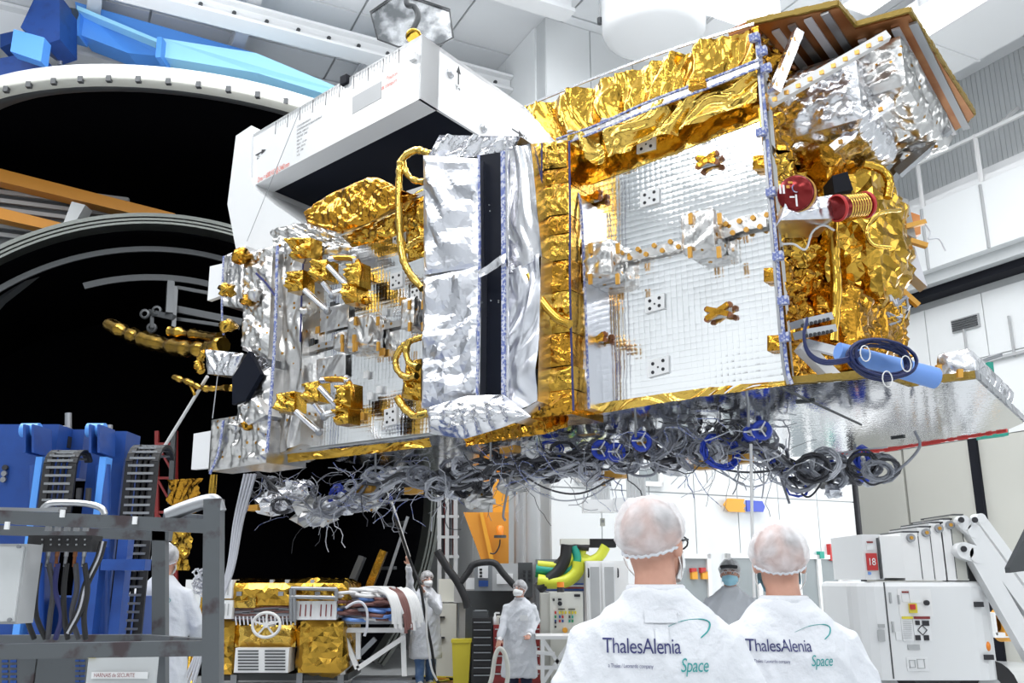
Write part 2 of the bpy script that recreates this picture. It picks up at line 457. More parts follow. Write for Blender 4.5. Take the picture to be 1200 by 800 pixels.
clad(wall_right, 'panel', Wf, 5, 17, 4.9, 7.8, 1.5, 1.45, .05, 'wall_white')
# far white room seen between the end wall and the right wall
st('wall_far', B().span(Hf, (24, 8.4, 0), (24.3, 18, 13)), 'wall_white')
area('corridor_lamp', Hf(19, 15, 9), Hf(20, 16, 2), 3, 3, 500)
# the rest of the hall, behind and beside the camera
st('wall_front', B().span(Hf, (-18.3, -16.3, 0), (-18, 18.3, 13)), 'wall_white')
st('wall_side', B().span(Hf, (-18, -16.3, 0), (29.5, -16, 13)), 'wall_white')
st('door_9', B().span(Hf, (-17.98, -10, 0), (-17.8, -1, 6)), 'mid_grey')  # unseen dark panel added so the foils reflect some contrast
st('door_10', B().span(Hf, (-17.98, 4, 0), (-17.8, 9, 4)), 'dark_grey')  # another unseen dark panel, added for the foil reflections
st('door_11', B().span(Hf, (-8, -15.98, 0), (2, -15.8, 6)), 'dark_grey')  # same on the side wall: added dark area for the foils to mirror
# windows of the end wall
def hall_window(n, b0, b1, z0, z1, mull=0):
    fr = B()
    for lo, hi in (((b0, .04, z0), (b1, .12, z0 + .09)), ((b0, .04, z1 - .09), (b1, .12, z1)), ((b0, .04, z0), (b0 + .09, .12, z1)), ((b1 - .09, .04, z0), (b1, .12, z1))):
        fr.span(Ef, lo, hi)
    if mull:
        mb = (b0 + b1) / 2; fr.span(Ef, (mb - .05, .04, z0), (mb + .05, .12, z1))
    o = st('window_%d' % n, fr, 'white_paint')
    xs = [(b0 + .09, (b0 + b1) / 2 - .05), ((b0 + b1) / 2 + .05, b1 - .09)] if mull else [(b0 + .09, b1 - .09)]
    for x0, x1 in xs: B().span(Ef, (x0, .05, z0 + .09), (x1, .07, z1 - .09)).build('pane', 'window_glass', o)
hall_window(1, 10.62, 11.55, .25, 2.1)
hall_window(2, 11.95, 13.55, .25, 2.12, 1)
hall_window(3, 13.75, 14.98, .55, 2.12, 1)
# low windows up on the cleanroom wall
hall_window(4, 8.55, 9.25, 3.35, 4.3)
hall_window(5, 9.85, 10.5, 3.35, 4.3)
# ---- right wall: gallery, fascia, dark strip, door leaves
g = thing('gallery', Wf(12, 0, 8.4), 'white boxed gallery walkway with railing along the right wall', 'gallery')
B().span(Wf, (2, .05, 8.36), (16, 1.0, 9.85)).build('fascia', 'wall_white', g)
B().span(Wf, (2, .02, 9.9), (16, .9, 10.02)).build('walkway', 'duct_white', g)
B().span(Wf, (2, .05, 10.25), (16, .35, 10.45)).build('upper_beam', 'ceiling_beam', g)
b = B(); b.bar(Wf(2, .95, 10.95), Wf(16, .95, 10.95), .07); b.build('handrail', 'white_paint', g)
me = None
for i in range(8):
    p = Wf(4 + i * 1.5, .95, 9.85)
    b = B().bar(p, p + UP * 1.15, .07)
    o = b.build('post', 'white_paint', g)
    b = B().bar(Wf(4 + i * 1.5, 1.02, 9.8), Wf(4 + i * 1.5, 1.02, 8.36), .05); b.build('fascia_joint', 'plastic_grey', g)
for i in range(6):
    b = B().bar(Wf(5 + i * 2, .1, 11.6), Wf(5 + i * 2 + .05, .9, 10.95), .08); b.build('brace', 'white_paint', g)
s = B().span(Wf, (2, .05, 7.95), (16, .5, 8.12)).build('trim_1', 'black_matte', kind='structure')
s = B().span(Wf, (2, .05, 8.12), (16, .75, 8.36)).build('trim_2', 'wall_grey', kind='structure')
s = B().span(Wf, (2, .05, 4.62), (17.4, .12, 4.8)).build('trim_3', 'wall_white', kind='structure')
v = thing('wall_vent', Wf(13, .1, 7.2), 'long dark louvred air vent high on the right wall', 'vent')
B().span(Wf, (12.6, .05, 7.05), (13.3, .1, 7.35)).build('frame', 'plastic_grey', v)
for k in range(5): B().span(Wf, (12.63, .1, 7.08 + k * .052), (13.27, .13, 7.11 + k * .052)).build('slat', 'dark_grey', v)
for k in range(3):
    o = B().bar(Wf(10.8 + k * 1.1, .1, 7.1), Wf(10.8 + k * 1.1, .1, 6.2), .04).build('wall_conduit', 'plastic_grey')
    tag(o, 'thin grey conduit on the right wall, %s' % ['nearest the camera', 'in the middle of three', 'farthest from the camera'][k], 'conduit', 'thin conduits on the right wall')
o = B().bar(Wf(11, .12, 6.25), Wf(17, .12, 6.25), .06).build('cable_tray', 'plastic_grey'); tag(o, 'thin grey cable tray running along the right wall', 'tray')
for k, (a0, a1) in enumerate(((15.05, 16.9), (13.2, 14.98), (11.6, 13.0))):
    o = B().span(Wf, (a0, .04, 0), (a1, .12, 4.6)).build('door_%d' % (k + 1), 'door_grey', kind='structure')
B().span(Wf, (13.0, .03, 0), (13.2, .2, 4.6)).build('trim_4', 'black_matte', kind='structure')
# small things on the end wall
def wall_box(px, py, wd, ht, m, name, label, cat, c=.1):
    p = hit(px, py, HA, 14.5 - c + .04); q = (p.dot(HB), p.z)
    o = B().span(Ef, (q[0] - wd / 2, .04, q[1] - ht / 2), (q[0] + wd / 2, .04 + c, q[1] + ht / 2)).build(name, m); return tag(o, label, cat)
wall_box(812, 668, .12, .08, 'red', 'warning_sign', 'small red sign above the left emergency stop on the white wall', 'sign')
wall_box(823, 668, .12, .1, 'red', 'warning_sign', 'small red sign above the right emergency stop on the white wall', 'sign')
wall_box(813, 674, .13, .14, 'yellow_orange', 'emergency_stop', 'yellow emergency stop box on the white wall, left of a pair', 'switch')
wall_box(825, 674, .13, .14, 'yellow_orange', 'emergency_stop', 'yellow emergency stop box on the white wall, right of a pair', 'switch')
wall_box(975, 647, .16, .34, 'red', 'notice', 'red and white notice above the right window of the white wall', 'sign')
wall_box(962, 650, .12, .14, 'teal', 'wall_bell', 'round teal grey fitting above the right window', 'fitting')
wall_box(993, 674, .14, .12, 'red', 'fire_call_point', 'small red call point right of the end wall windows', 'switch')
wall_box(997, 697, .2, .26, 'navy_print', 'wall_handset', 'dark blue wall handset right of the end wall windows', 'handset')
wall_box(991, 718, .22, .36, 'teal', 'wall_telephone', 'dark teal telephone on the white wall beside the machine', 'telephone')
wall_box(977, 718, .3, .2, 'label_white', 'wall_notice', 'small printed notice left of the wall telephone', 'sign')
for k, (px, py) in enumerate(((994, 642), (1010, 642))):
    p = hit(px, py, HA, 14.3)
    t = thing('beacon_lamp', p, 'amber warning beacon on the white wall, %s of the pair' % ('left' if k == 0 else 'right'), 'beacon')
    B().cyl(p, p + HB * .36, .1, 12).build('amber_lens', 'amber', t); B().cyl(p - HB * .08, p, .12, 12).build('base', 'dark_grey', t)
b = B().span(Ef, (15.62, -.3, 0), (15.68, .12, 9)); b.build('trim_5', 'ink', kind='structure')
# yellow and blue arrow sign
p = hit(875, 592, HA, 14.3); q = p.dot(HB)
t = thing('arrow_sign', p, 'two-tone arrow sign, yellow pointing left and blue right, on the white wall', 'sign')
def En(pts, m, n):
    bb = B().prism([Hf(14.4, q + x, p.z + z) for x, z in pts], HA * -.03); bb.build(n, m, t)
En([(-.52, 0), (-.4, .13), (.02, .13), (-.02, .05), (.04, 0), (-.02, -.05), (.02, -.13), (-.4, -.13)], 'yellow_orange', 'yellow_half')
En([(.06, .11), (.48, .11), (.54, 0), (.48, -.11), (.06, -.11)], 'blue_reel', 'blue_half')

# ---- ceiling: tiles on a grid, girders, ducts, lamps
ceil_ = st('ceiling', B().span(Hf, (-30, -20, 13.06), (30, 18.3, 13.3)), 'wall_grey')
me = None; wd = 2.1
for i in range(14):
    for j in range(16):
        a0, b0 = 1.0 + i * wd * .9, -13 + j * 1.95
        lo, hi = (a0 + .025, b0 + .025, 13.0), (a0 + wd * .9 - .025, b0 + 1.925, 13.05)
        c = Hf(*[(l + h) / 2 for l, h in zip(lo, hi)])
        if me is None: o = B().span(Hf, lo, hi).build('ceiling_tile', 'ceiling_white', ceil_); me = o.data
        else: link('ceiling_tile', me, c, ceil_)
def girder(a, b0, b1, z, h, wdt, label, holes=False, across=False):
    G = (lambda x, y, z_: Hf(y, x, z_)) if across else Hf
    t = thing('roof_girder', G(a, (b0 + b1) / 2, z), label, 'beam', 'white roof girders')
    bb = B(); bb.span(G, (a - wdt / 2, b0, z), (a + wdt / 2, b1, z + .08)); bb.build('lower_flange', 'ceiling_beam', t)
    bb = B(); bb.span(G, (a - .05, b0, z + .08), (a + .05, b1, z + h)); bb.build('web', 'ceiling_beam', t)
    bb = B(); bb.span(G, (a - wdt / 2, b0, z + h), (a + wdt / 2, b1, z + h + .08)); bb.build('upper_flange', 'ceiling_beam', t)
    k = b0 + .8
    while k < b1:
        B().span(G, (a - wdt / 2, k - .03, z + .08), (a + wdt / 2, k + .03, z + h)).build('stiffener', 'ceiling_beam', t); k += 2.2
    if holes:
        k = b0 + .4; bb = B()
        while k < b1:
            c = G(a - wdt / 2 - .01, k, z + .3); bb.cyl(c, c - HA * .02, .05, 8); k += .55
        tag(bb.build('bolt', 'dark_grey', t), kind='stuff')
    return t
def boxbeam(a, b0, b1, z, h, wdt, label, holes=False):
    t = thing('box_girder', Hf(a, (b0 + b1) / 2, z), label, 'beam')
    B().span(Hf, (a - wdt / 2, b0, z), (a + wdt / 2, b1, z + h)).build('box', 'ceiling_beam', t)
    B().span(Hf, (a - wdt / 2 - .15, b0, z), (a - wdt / 2, b1, z + .06)).build('ledge', 'ceiling_beam', t)
    B().span(Hf, (a - wdt / 2 - .15, b0, z + h - .06), (a - wdt / 2, b1, z + h)).build('ledge', 'ceiling_beam', t)
    if holes:
        k = b0 + .5
        while k < b1:
            c = Hf(a - wdt / 2, k, z + .45 * h); B().cyl(c, c - HA * .05, .04, 10).build('bolt', 'dark_grey', t); k += .62
boxbeam(16.2, -9, 8.0, 12.0, .38, .3, 'white box girder with a row of dark bolts above the raised lid', True)
girder(13.4, -12, 8.0, 12.3, .55, .4, 'white roof girder nearest above the counterweight case')
girder(19.2, -12, 8.0, 12.2, .7, .5, 'white roof girder running across behind the blue crane jib')
girder(23.0, -12, 8.0, 12.2, .7, .5, 'farthest white roof girder at the top left')
for k in range(5):
    girder([5.2, 2.4, -.4, -3.2, -6.0][k], 12, 25.5, 12.55, .3, .26, 'white cross beam under the ceiling, %s from the corner' % ['first', 'second', 'third', 'fourth', 'fifth'][k], across=True)
# duct work above the right half
def duct_round(p, q, r, label):
    t = thing('round_duct', (Vector(p) + Vector(q)) / 2, label, 'duct')
    B().cyl(p, q, r, 32).build('shell', 'duct_white', t)
    for k in range(5):
        c = Vector(p).lerp(Vector(q), (k + .5) / 5); d = (Vector(q) - Vector(p)).normalized()
        B().lathe(c, d, [(r, -.03), (r + .03, -.03), (r + .03, .03), (r, .03)], 32).build('seam', 'duct_white', t)
p = hit(765, 5, UP, 11.9)
t = thing('air_duct', p, 'large white rounded air duct elbow under the ceiling left of the lamp', 'duct')
pa = p.dot(HA); pb = p.dot(HB)
bb = B().lathe(Hf(pa, pb, 11.2), UP, [(0, 0), (.75, 0), (.9, .06), (.95, .18), (.95, 1.75)], 32); bb.build('elbow', 'duct_white', t)
B().span(Hf, (pa - .75, pb + .2, 11.4), (pa + .7, pb + 2.4, 12.6)).build('box_section', 'duct_white', t)
for k in range(3): B().span(Hf, (pa - .8, pb + .7 + k * .7, 11.36), (pa + .75, pb + .76 + k * .7, 12.64)).build('flange', 'plastic_grey', t)
p = hit(845, 12, UP, 12.4); pa, pb = p.dot(HA), p.dot(HB)
t = thing('air_grille', p, 'grey slotted extraction grille beside the square lamp', 'grille')
B().span(Hf, (pa + .2, pb - .9, 12.4), (pa + 1.6, pb + .1, 12.5)).build('frame', 'duct_white', t)
for k in range(12): B().span(Hf, (pa + .3, pb - .82 + k * .075, 12.36), (pa + 1.5, pb - .79 + k * .075, 12.4)).build('slat', 'dark_grey', t)
def duct_box(a0, a1, b0, b1, z0, z1, label):
    t = thing('box_duct', Hf((a0 + a1) / 2, (b0 + b1) / 2, z0), label, 'duct')
    B().span(Hf, (a0, b0, z0), (a1, b1, z1)).build('shell', 'duct_white', t)
    k = a0 + .6
    while k < a1: B().span(Hf, (k, b0 - .03, z0 - .03), (k + .05, b1 + .03, z1)).build('flange', 'duct_white', t); k += 1.9
duct_box(2, 12.3, 14.0, 15.6, 11.7, 12.6, 'wide white box duct running along the ceiling at the right')
for i, (px, py) in enumerate(((852, 4), (1018, 3))):
    p = hit(px, py, UP, 12.85)
    t = thing('ceiling_lamp', p, ['lit square ceiling lamp above the satellite', 'dimmer ceiling lamp above the copper panel'][i], 'lamp')
    a, c = p.dot(HA), p.dot(HB)
    B().span(Hf, (a - .38, c - .38, 12.88), (a + .38, c + .38, 12.99)).build('housing', 'white_paint', t)
    B().span(Hf, (a - .3, c - .3, 12.84), (a + .3, c + .3, 12.88)).build('diffuser', 'lamp_on', t)
for i, (px, py, y0) in enumerate(((703, 28, 13), (742, 50, 13), (800, 33, 13))):
    p = hit(px, py, HA, 12.5); t = thing('hanging_sensor', p, 'small dark sensor hanging on a thin wire, %s of three' % ['left', 'middle', 'right'][i], 'sensor')
    B().cyl(p, p + UP * .12, .05, 8).build('weight', 'dark_grey', t); B().cyl(p + UP * .12, Vector((p.x, p.y, 13)), .012, 5).build('wire', 'plastic_grey', t)

# ================================================================ THERMAL CHAMBER
CH = Hf(17, 1.82, 3.17)
t = thing('vacuum_chamber', Hf(17, 1.82, 0), 'huge black-lined vacuum chamber with bright ringed circular mouth', 'chamber')
RC = 5.05
def ringp(r, ang, a): return Hf(17 + a, 1.82 + r * math.cos(ang), 3.17 + r * math.sin(ang))
A0, A1 = -math.asin(3.1 / RC), math.pi + math.asin(3.1 / RC)
def arc_ring(name, r0, r1, a0, a1, m, lo=A0, hi=A1, n=96, zmin=.02):
    pr = [(r0, a0), (r1, a0), (r1, a1), (r0, a1)]; vs = []; fs = []
    for k in range(n + 1):
        an = lo + (hi - lo) * k / n
        vs += [ringp(r, an, a) for r, a in pr]
    vs = [Vector((v.x, v.y, max(v.z, zmin))) for v in vs]
    for k in range(n):
        for j in range(4): fs.append((k * 4 + j, k * 4 + (j + 1) % 4, (k + 1) * 4 + (j + 1) % 4, (k + 1) * 4 + j))
    fs += [(0, 1, 2, 3), (n * 4 + 3, n * 4 + 2, n * 4 + 1, n * 4)]
    bb = B(); bb.add(vs, fs, 0, False); return bb.build(name, m, t)
arc_ring('outer_flange', 4.99, 5.06, -.12, .3, 'brushed_ring')
arc_ring('seal_groove', 4.96, 4.99, -.05, .3, 'rubber')
arc_ring('inner_flange', 4.92, 4.96, -.12, .3, 'brushed_ring')
arc_ring('seal_groove', 4.90, 4.92, -.05, .3, 'rubber')
arc_ring('inner_flange', 4.86, 4.90, -.1, .3, 'brushed_ring')
arc_ring('shell', 4.87, 5.0, .3, 7.5, 'chamber_black')
arc_ring('shroud_ring', 4.52, 4.62, .5, .55, 'rib_grey', lo=math.pi * .32, hi=math.pi * 1.1)
arc_ring('shroud_ring', 4.10, 4.22, 1.0, 1.05, 'rib_grey', lo=math.pi * .33, hi=math.pi * .64)
bb = B(); n = 64
bb.add([ringp(4.9, 2 * math.pi * k / n, 7.45) for k in range(n)], [tuple(range(n))]); bb.v = [Vector((v.x, v.y, max(v.z, .02))) for v in bb.v]
bb.build('end_plate', 'chamber_black', t)
B().span(Hf, (17.3, -1.8, .02), (24.3, 5.5, .12)).build('chamber_floor', 'chamber_black', t)
for k, (an) in enumerate((2.65, 2.85, 3.02)):
    c = ringp(4.35, an, 1.8); B().bar(c, c + HB * .4 + UP * .14, .2, .12).build('lug', 'rib_grey', t)
for an in (.62, .75, .9, -.1, -.3):
    B().bar(ringp(4.5, an, .3), ringp(4.5, an, 1.5), .06).build('rail', 'rib_grey', t)
# grey handling frame at the chamber mouth
f_ = thing('handling_frame', at(200, 380, 15.5), 'grey tubular handling frame hanging inside the chamber mouth', 'frame')
for (x0, y0, x1, y1, w_) in ((200, 331, 198, 368, .12), (206, 336, 203, 388, .07), (209, 337, 270, 348, .06), (176, 366, 204, 372, .1), (205, 362, 285, 378, .12), (203, 373, 280, 384, .06), (178, 367, 178, 385, .06)):
    B().bar(at(x0, y0, 15.5), at(x1, y1, 15.3), w_).build('tube', 'rib_grey', f_)
for px, py in ((170, 368), (184, 364), (178, 384)):
    c = at(px, py, 15.4); B().lathe(c, YA, [(.05, -.03), (.09, -.03), (.09, .03), (.05, .03), (.05, -.03)], 14).build('eye', 'rib_grey', f_)
# lid
LC = Vector((-6.65, 18.81, 0)); LZ = 9.6; LR = 5.5
t = thing('chamber_lid', (LC.x, LC.y, LZ), 'white domed chamber lid raised by the blue crane, black inside', 'lid')
tl = Vector((0.02, -.0, 1)).normalized()
lc = Vector((LC.x, LC.y, LZ))
B().lathe(lc, tl, [(LR - .25, 0), (LR, 0), (LR, .09), (LR - .25, .09), (LR - .25, 0)], 96).build('rim_flange', 'cream_panel', t)
B().lathe(lc, tl, [(LR - .5, .05), (LR - .25, .02), (LR - .25, .3), (LR - .5, .3), (LR - .5, .05)], 96).build('seal_ring', 'rib_grey', t)
pr = [(LR - .1, .09), (LR - .04, .14), (LR - .05, .3)] + [((LR - .12) * math.cos(a), .3 + .4 * math.sin(a)) for a in [i * math.pi / 2 / 10 for i in range(1, 11)]]
B().lathe(lc, tl, pr, 96).build('dome', 'white_gloss', t)
pr = [(LR - .45, .15)] + [((LR - .5) * math.cos(a), .2 + .35 * math.sin(a)) for a in [i * math.pi / 2 / 10 for i in range(0, 11)]]
B().lathe(lc, tl, pr, 96).build('lining', 'chamber_black', t)
me = None
for k in range(72):
    a = 2 * math.pi * k / 72
    if math.sin(a) > .3: continue
    c = lc + Vector((math.cos(a) * (LR - .02), math.sin(a) * (LR - .02), .0))
    if me is None: o = B().box(c, Vector((.04, 0, 0)), Vector((0, .04, 0)), UP * .05).build('clamp', 'dark_grey', t); me = o.data
    else: link('clamp', me, c, t)
c = lc + Vector((0, 0, .3)); pts = []
for k in range(30):
    a = R(-150) + R(75) * k / 29; pts.append(lc + Vector((math.cos(a) * 4.9, math.sin(a) * 4.9, .2)))
B().tube(pts, .035, 6).build('inner_pipe', 'rib_grey', t)
# soffit with orange beams behind the chamber, upper left
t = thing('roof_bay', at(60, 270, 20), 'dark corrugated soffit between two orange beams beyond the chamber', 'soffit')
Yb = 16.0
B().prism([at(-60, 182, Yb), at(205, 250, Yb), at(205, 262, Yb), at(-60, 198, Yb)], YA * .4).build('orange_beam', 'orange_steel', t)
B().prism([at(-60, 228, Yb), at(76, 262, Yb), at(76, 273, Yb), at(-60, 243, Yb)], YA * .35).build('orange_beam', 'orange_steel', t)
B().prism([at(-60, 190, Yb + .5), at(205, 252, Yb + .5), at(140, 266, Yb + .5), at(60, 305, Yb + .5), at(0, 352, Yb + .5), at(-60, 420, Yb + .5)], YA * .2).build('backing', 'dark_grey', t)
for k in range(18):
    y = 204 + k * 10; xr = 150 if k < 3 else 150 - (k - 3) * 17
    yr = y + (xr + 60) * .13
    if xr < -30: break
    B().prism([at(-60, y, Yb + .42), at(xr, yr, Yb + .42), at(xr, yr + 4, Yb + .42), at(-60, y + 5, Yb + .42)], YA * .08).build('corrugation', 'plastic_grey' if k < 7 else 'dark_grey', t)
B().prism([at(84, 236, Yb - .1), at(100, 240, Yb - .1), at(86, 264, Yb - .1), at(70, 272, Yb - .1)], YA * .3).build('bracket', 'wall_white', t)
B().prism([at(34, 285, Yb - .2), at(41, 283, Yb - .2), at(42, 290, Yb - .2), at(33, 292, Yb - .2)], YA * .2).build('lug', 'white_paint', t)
# blue crane jib
t = thing('crane_jib', at(200, 60, 16), 'bright blue crane jib reaching over the raised lid', 'crane')
Yj = 15.7
B().prism([at(88, 2, Yj), at(300, 62, Yj + 1.2), at(300, 86, Yj + 1.2), at(188, 66, Yj + .6), at(150, 62, Yj + .3), at(92, 40, Yj)], YA * .6).build('jib_plate', 'crane_blue', t)
B().prism([at(186, 44, Yj - .02), at(300, 62, Yj + .4), at(420, 112, Yj + 1), at(420, 122, Yj + 1), at(300, 85, Yj + .4), at(186, 66, Yj - .02)], YA * .5).build('jib_tip', 'crane_cyan', t)
B().prism([at(90, 6, Yj - .2), at(190, 48, Yj), at(190, 52, Yj), at(90, 11, Yj - .2)], YA * .3).build('jib_flange', 'crane_cyan', t)
B().prism([at(184, 43, Yj - .2), at(190, 43, Yj - .2), at(188, 67, Yj - .2), at(182, 67, Yj - .2)], YA * .5).build('stiffener', 'crane_blue', t)
B().prism([at(42, -6, Yj - .8), at(70, -6, Yj - .8), at(70, 46, Yj - .8), at(52, 52, Yj - .8), at(24, 32, Yj - .8)], YA * .7).build('head_plate', 'blue_paint', t)
B().prism([at(16, 34, Yj - 1.2), at(52, 44, Yj - 1.2), at(48, 72, Yj - 1.2), at(12, 60, Yj - 1.2)], YA * .25).build('end_plate', 'crane_blue', t)
B().prism([at(-10, 70, Yj - .6), at(44, 60, Yj - .6), at(60, 76, Yj - .6), at(10, 100, Yj - .6), at(-10, 105, Yj - .6)], YA * .5).build('lower_arm', 'blue_paint', t)
B().prism([at(0, 40, Yj), at(18, 36, Yj), at(14, 50, Yj), at(0, 56, Yj)], YA * .5).build('side_plate', 'blue_paint', t)
h = thing('hoist_hook_block', at(76, 40, 15.5), 'black hoist cylinder hanging from blue clevis onto the lid', 'hoist')
B().prism([at(72, 10, 15.6), at(94, 14, 15.6), at(92, 42, 15.6), at(70, 36, 15.6)], YA * .4).build('clevis', 'crane_blue', h)
B().cyl(at(77, 16, 15.5), at(88, 18, 15.5), .13, 14).build('pin', 'dark_grey', h)
B().tube([at(76, 40, 15.5), at(74, 54, 15.5), at(72, 60, 15.5)], [.17, .13, .1], 14).build('cylinder', 'rubber', h)
B().cyl(at(72, 60, 15.5), at(70, 76, 15.5), .05, 10).build('piston_rod', 'steel', h)
h = thing('ceiling_pipe_run', at(30, 10, 17), 'dark pipe with couplings running up at the top left corner', 'pipe')
B().tube([at(34, -8, 17), at(28, 14, 17), at(18, 40, 17)], .04, 8).build('pipe', 'dark_grey', h)
B().cyl(at(33, -2, 17), at(31, 4, 17), .1, 10).build('coupling', 'ink', h); B().cyl(at(26, 22, 17), at(25, 27, 17), .1, 10).build('coupling', 'ink', h)
# ================================================================ THE SATELLITE
SAT = thing('satellite', S(4.6, 7.5, 2.85), 'large foil-wrapped telecom satellite held horizontally above the floor', 'satellite')
Z0, Z1 = 2.92, 5.7
def Sf(u, v, z): return S(u, v, z)
# ---- structure core
B().span(Sf, (2.2, 6.12, Z0), (7.3, 8.6, 5.3)).build('core_box', 'dull_steel', SAT)
PL = 6.0     # the plane of the side panel
def tiles(name, u0, u1, z0, z1, v, size, keep, seed):
    rd = random.Random(seed); nu = int((u1 - u0) / size); nz = int((z1 - z0) / size); b = B()
    for i in range(nu):
        for j in range(nz):
            a, c = u0 + i * size, z0 + j * size
            if not keep(a + size / 2, c + size / 2): continue
            wv = noise.noise(Vector((a * .9, c * .9, seed))) * .05 + noise.noise(Vector((a * 3, c * 3, seed + 4))) * .028
            w2 = noise.noise(Vector((a * .8, c * 1.1, seed + 9))) * .05 + noise.noise(Vector((a * 3, c * 3, seed + 2))) * .028
            g = .0002; q = []
            for (x, y) in ((0, 0), (1, 0), (1, 1), (0, 1)):
                d = ((x - .5) * (wv + rd.uniform(-.012, .012)) + (y - .5) * (w2 + rd.uniform(-.012, .012))) * size
                q.append(S(a + g + x * (size - 2 * g), v + d, c + g + y * (size - 2 * g)))
            q.append(S(a + size / 2, v - .0016, c + size / 2))
            b.add(q, [(0, 1, 4), (1, 2, 4), (2, 3, 4), (3, 0, 4)], 0, True)
    return tag(b.build(name, 'mirror_tile', SAT), kind='stuff', label='small square mirror tiles')
def topline(u): return 5.32 if u < 3.9 else 5.36
B().span(Sf, (2.04, PL + .02, Z0), (3.9, PL + .1, 5.35)).build('side_panel', 'wall_grey', SAT)
tiles('mirror_tiling', 2.05, 3.86, Z0, 5.2, PL, .047, lambda u, z: True, 1)
B().span(Sf, (5.3, PL + .02, Z0 - .06), (7.2, PL + .1, 5.3)).build('side_panel', 'wall_grey', SAT)
tiles('mirror_tiling', 5.3, 7.15, Z0 - .05, 5.25, PL, .047, lambda u, z: True, 2)
def patch(name, pts, v, m, amp=.02, step=.04, f=4, seed=0, bias=None, spread=math.pi, edge=0., warp=0, depth=None, parent=SAT, label=None):
    """creased blanket over a photo quad lying on the plane v (pts: TL, TR, BR, BL)"""
    vv = v if isinstance(v, (list, tuple)) else [v] * 4
    q = [sv(px, py, vi) for (px, py), vi in zip(pts, vv)]; b = B()
    n = (q[1] - q[0]).cross(q[3] - q[0]).normalized()
    if n.dot(SV) > 0: n = -n
    crumple(b, q, amp, step, f, seed, bias, spread, nrm=n, edge=edge, warp=warp)
    if depth:   # returns to the body on all four sides
        for i in range(4):
            a, c = q[i], q[(i + 1) % 4]; d = SV * depth
            b.add([a, c, c + d, a + d], [(0, 1, 2, 3)])
    return b.build(name, m, parent, label=label, recalc=False)
# upper gold flaps: long pleats fanning over the panel
patch('gold_blanket', [(617, 126), (883, 29), (889, 76), (650, 165)], [5.96, 5.96, 5.9, 5.9], 'gold_foil', .085, .034, 2.6, 11, bias=.45, spread=.75, warp=.006)
b = B()
rows = []
def polysheet(name, top, bot, v, m, amp, step, f, seed, bias=None, spread=math.pi, edge=0, parent=SAT):
    """sheet between two photo polylines lying on plane v"""
    def samp(pl, t):
        L = [0]
        for i in range(len(pl) - 1): L.append(L[-1] + math.dist(pl[i], pl[i + 1]))
        d = t * L[-1]
        for i in range(len(pl) - 1):
            if d <= L[i + 1] + 1e-9: k = (d - L[i]) / max(1e-9, L[i + 1] - L[i]); return (pl[i][0] + (pl[i + 1][0] - pl[i][0]) * k, pl[i][1] + (pl[i + 1][1] - pl[i][1]) * k)
        return pl[-1]
    T = lambda pl, t: sv(*samp(pl, t), v)
    lu = (T(top, 0) - T(top, 1)).length; lv = max((T(top, t) - T(bot, t)).length for t in (0, .5, 1))
    step *= .5; nu, nv = max(2, int(lu / step)), max(2, int(lv / step)); h = folds(seed, f=f, bias=bias, spread=spread); rd = random.Random(seed); g = []
    for j in range(nv + 1):
        r = []
        for i in range(nu + 1):
            a = i / nu + (rd.uniform(-.3, .3) * (.15 if bias is not None else 1) / nu if 0 < i < nu else 0); c = j / nv
            p = T(top, a) * (1 - c) + T(bot, a) * c; e = 1
            if edge: e = min(1, min(a, 1 - a) * lu / edge, min(c, 1 - c) * lv / edge)
            r.append(p - SV * (h(a * lu, c * lv) * amp * e + (amp * e if edge else amp * .5)))
        g.append(r)
    b = B(); b.sheet(g, sm=True); return b.build(name, m, parent, recalc=False)
polysheet('gold_blanket', [(664, 166), (760, 128), (888, 80)], [(700, 196), (740, 177), (820, 148), (889, 120)], 5.9, 'gold_foil_pale', .07, .034, 3.0, 12, bias=1.1, spread=.7)
# silver tape seam between the two flaps, with its blue dashes
def strip(name, pts, v, wd, m, parent=SAT, amp=.0, off=0, th=.012):
    b = B(); P = [sv(px, py, v) for px, py in pts]; P = curve(P, 6) if len(P) > 2 else P
    for i in range(len(P) - 1): b.bar(P[i], P[i + 1] + (P[i + 1] - P[i]) * .03, wd, th, up=SV)
    return b.build(name, m, parent)
strip('seam_tape', [(652, 168), (700, 150), (760, 124), (830, 98), (889, 74)], 5.84, .075, 'silver_foil_dots')
strip('seam_edging', [(652, 163), (700, 146), (760, 119), (830, 93), (889, 70)], 5.83, .016, 'tape_blue')
strip('seam_edging', [(652, 172), (700, 154), (760, 129), (830, 103), (889, 79)], 5.83, .016, 'tape_blue')
strip('top_edge_strip', [(617, 124), (700, 90), (790, 57), (883, 28)], 5.93, .02, 'silver_foil')
B().prism([sv(690, 188, 5.99), sv(895, 108, 5.99), sv(898, 138, 5.99), sv(668, 225, 5.99), sv(668, 200, 5.99)], SV * .006).build('gold_reflection_band', 'gold_foil_pale', SAT)  # gold sheet standing for the flap's reflection on the mirror tiles
patch('gold_patch', [(806, 92), (826, 90), (828, 103), (807, 106)], 5.82, 'gold_foil_deep', .012, .02, 9, 5, edge=.03, depth=.08)
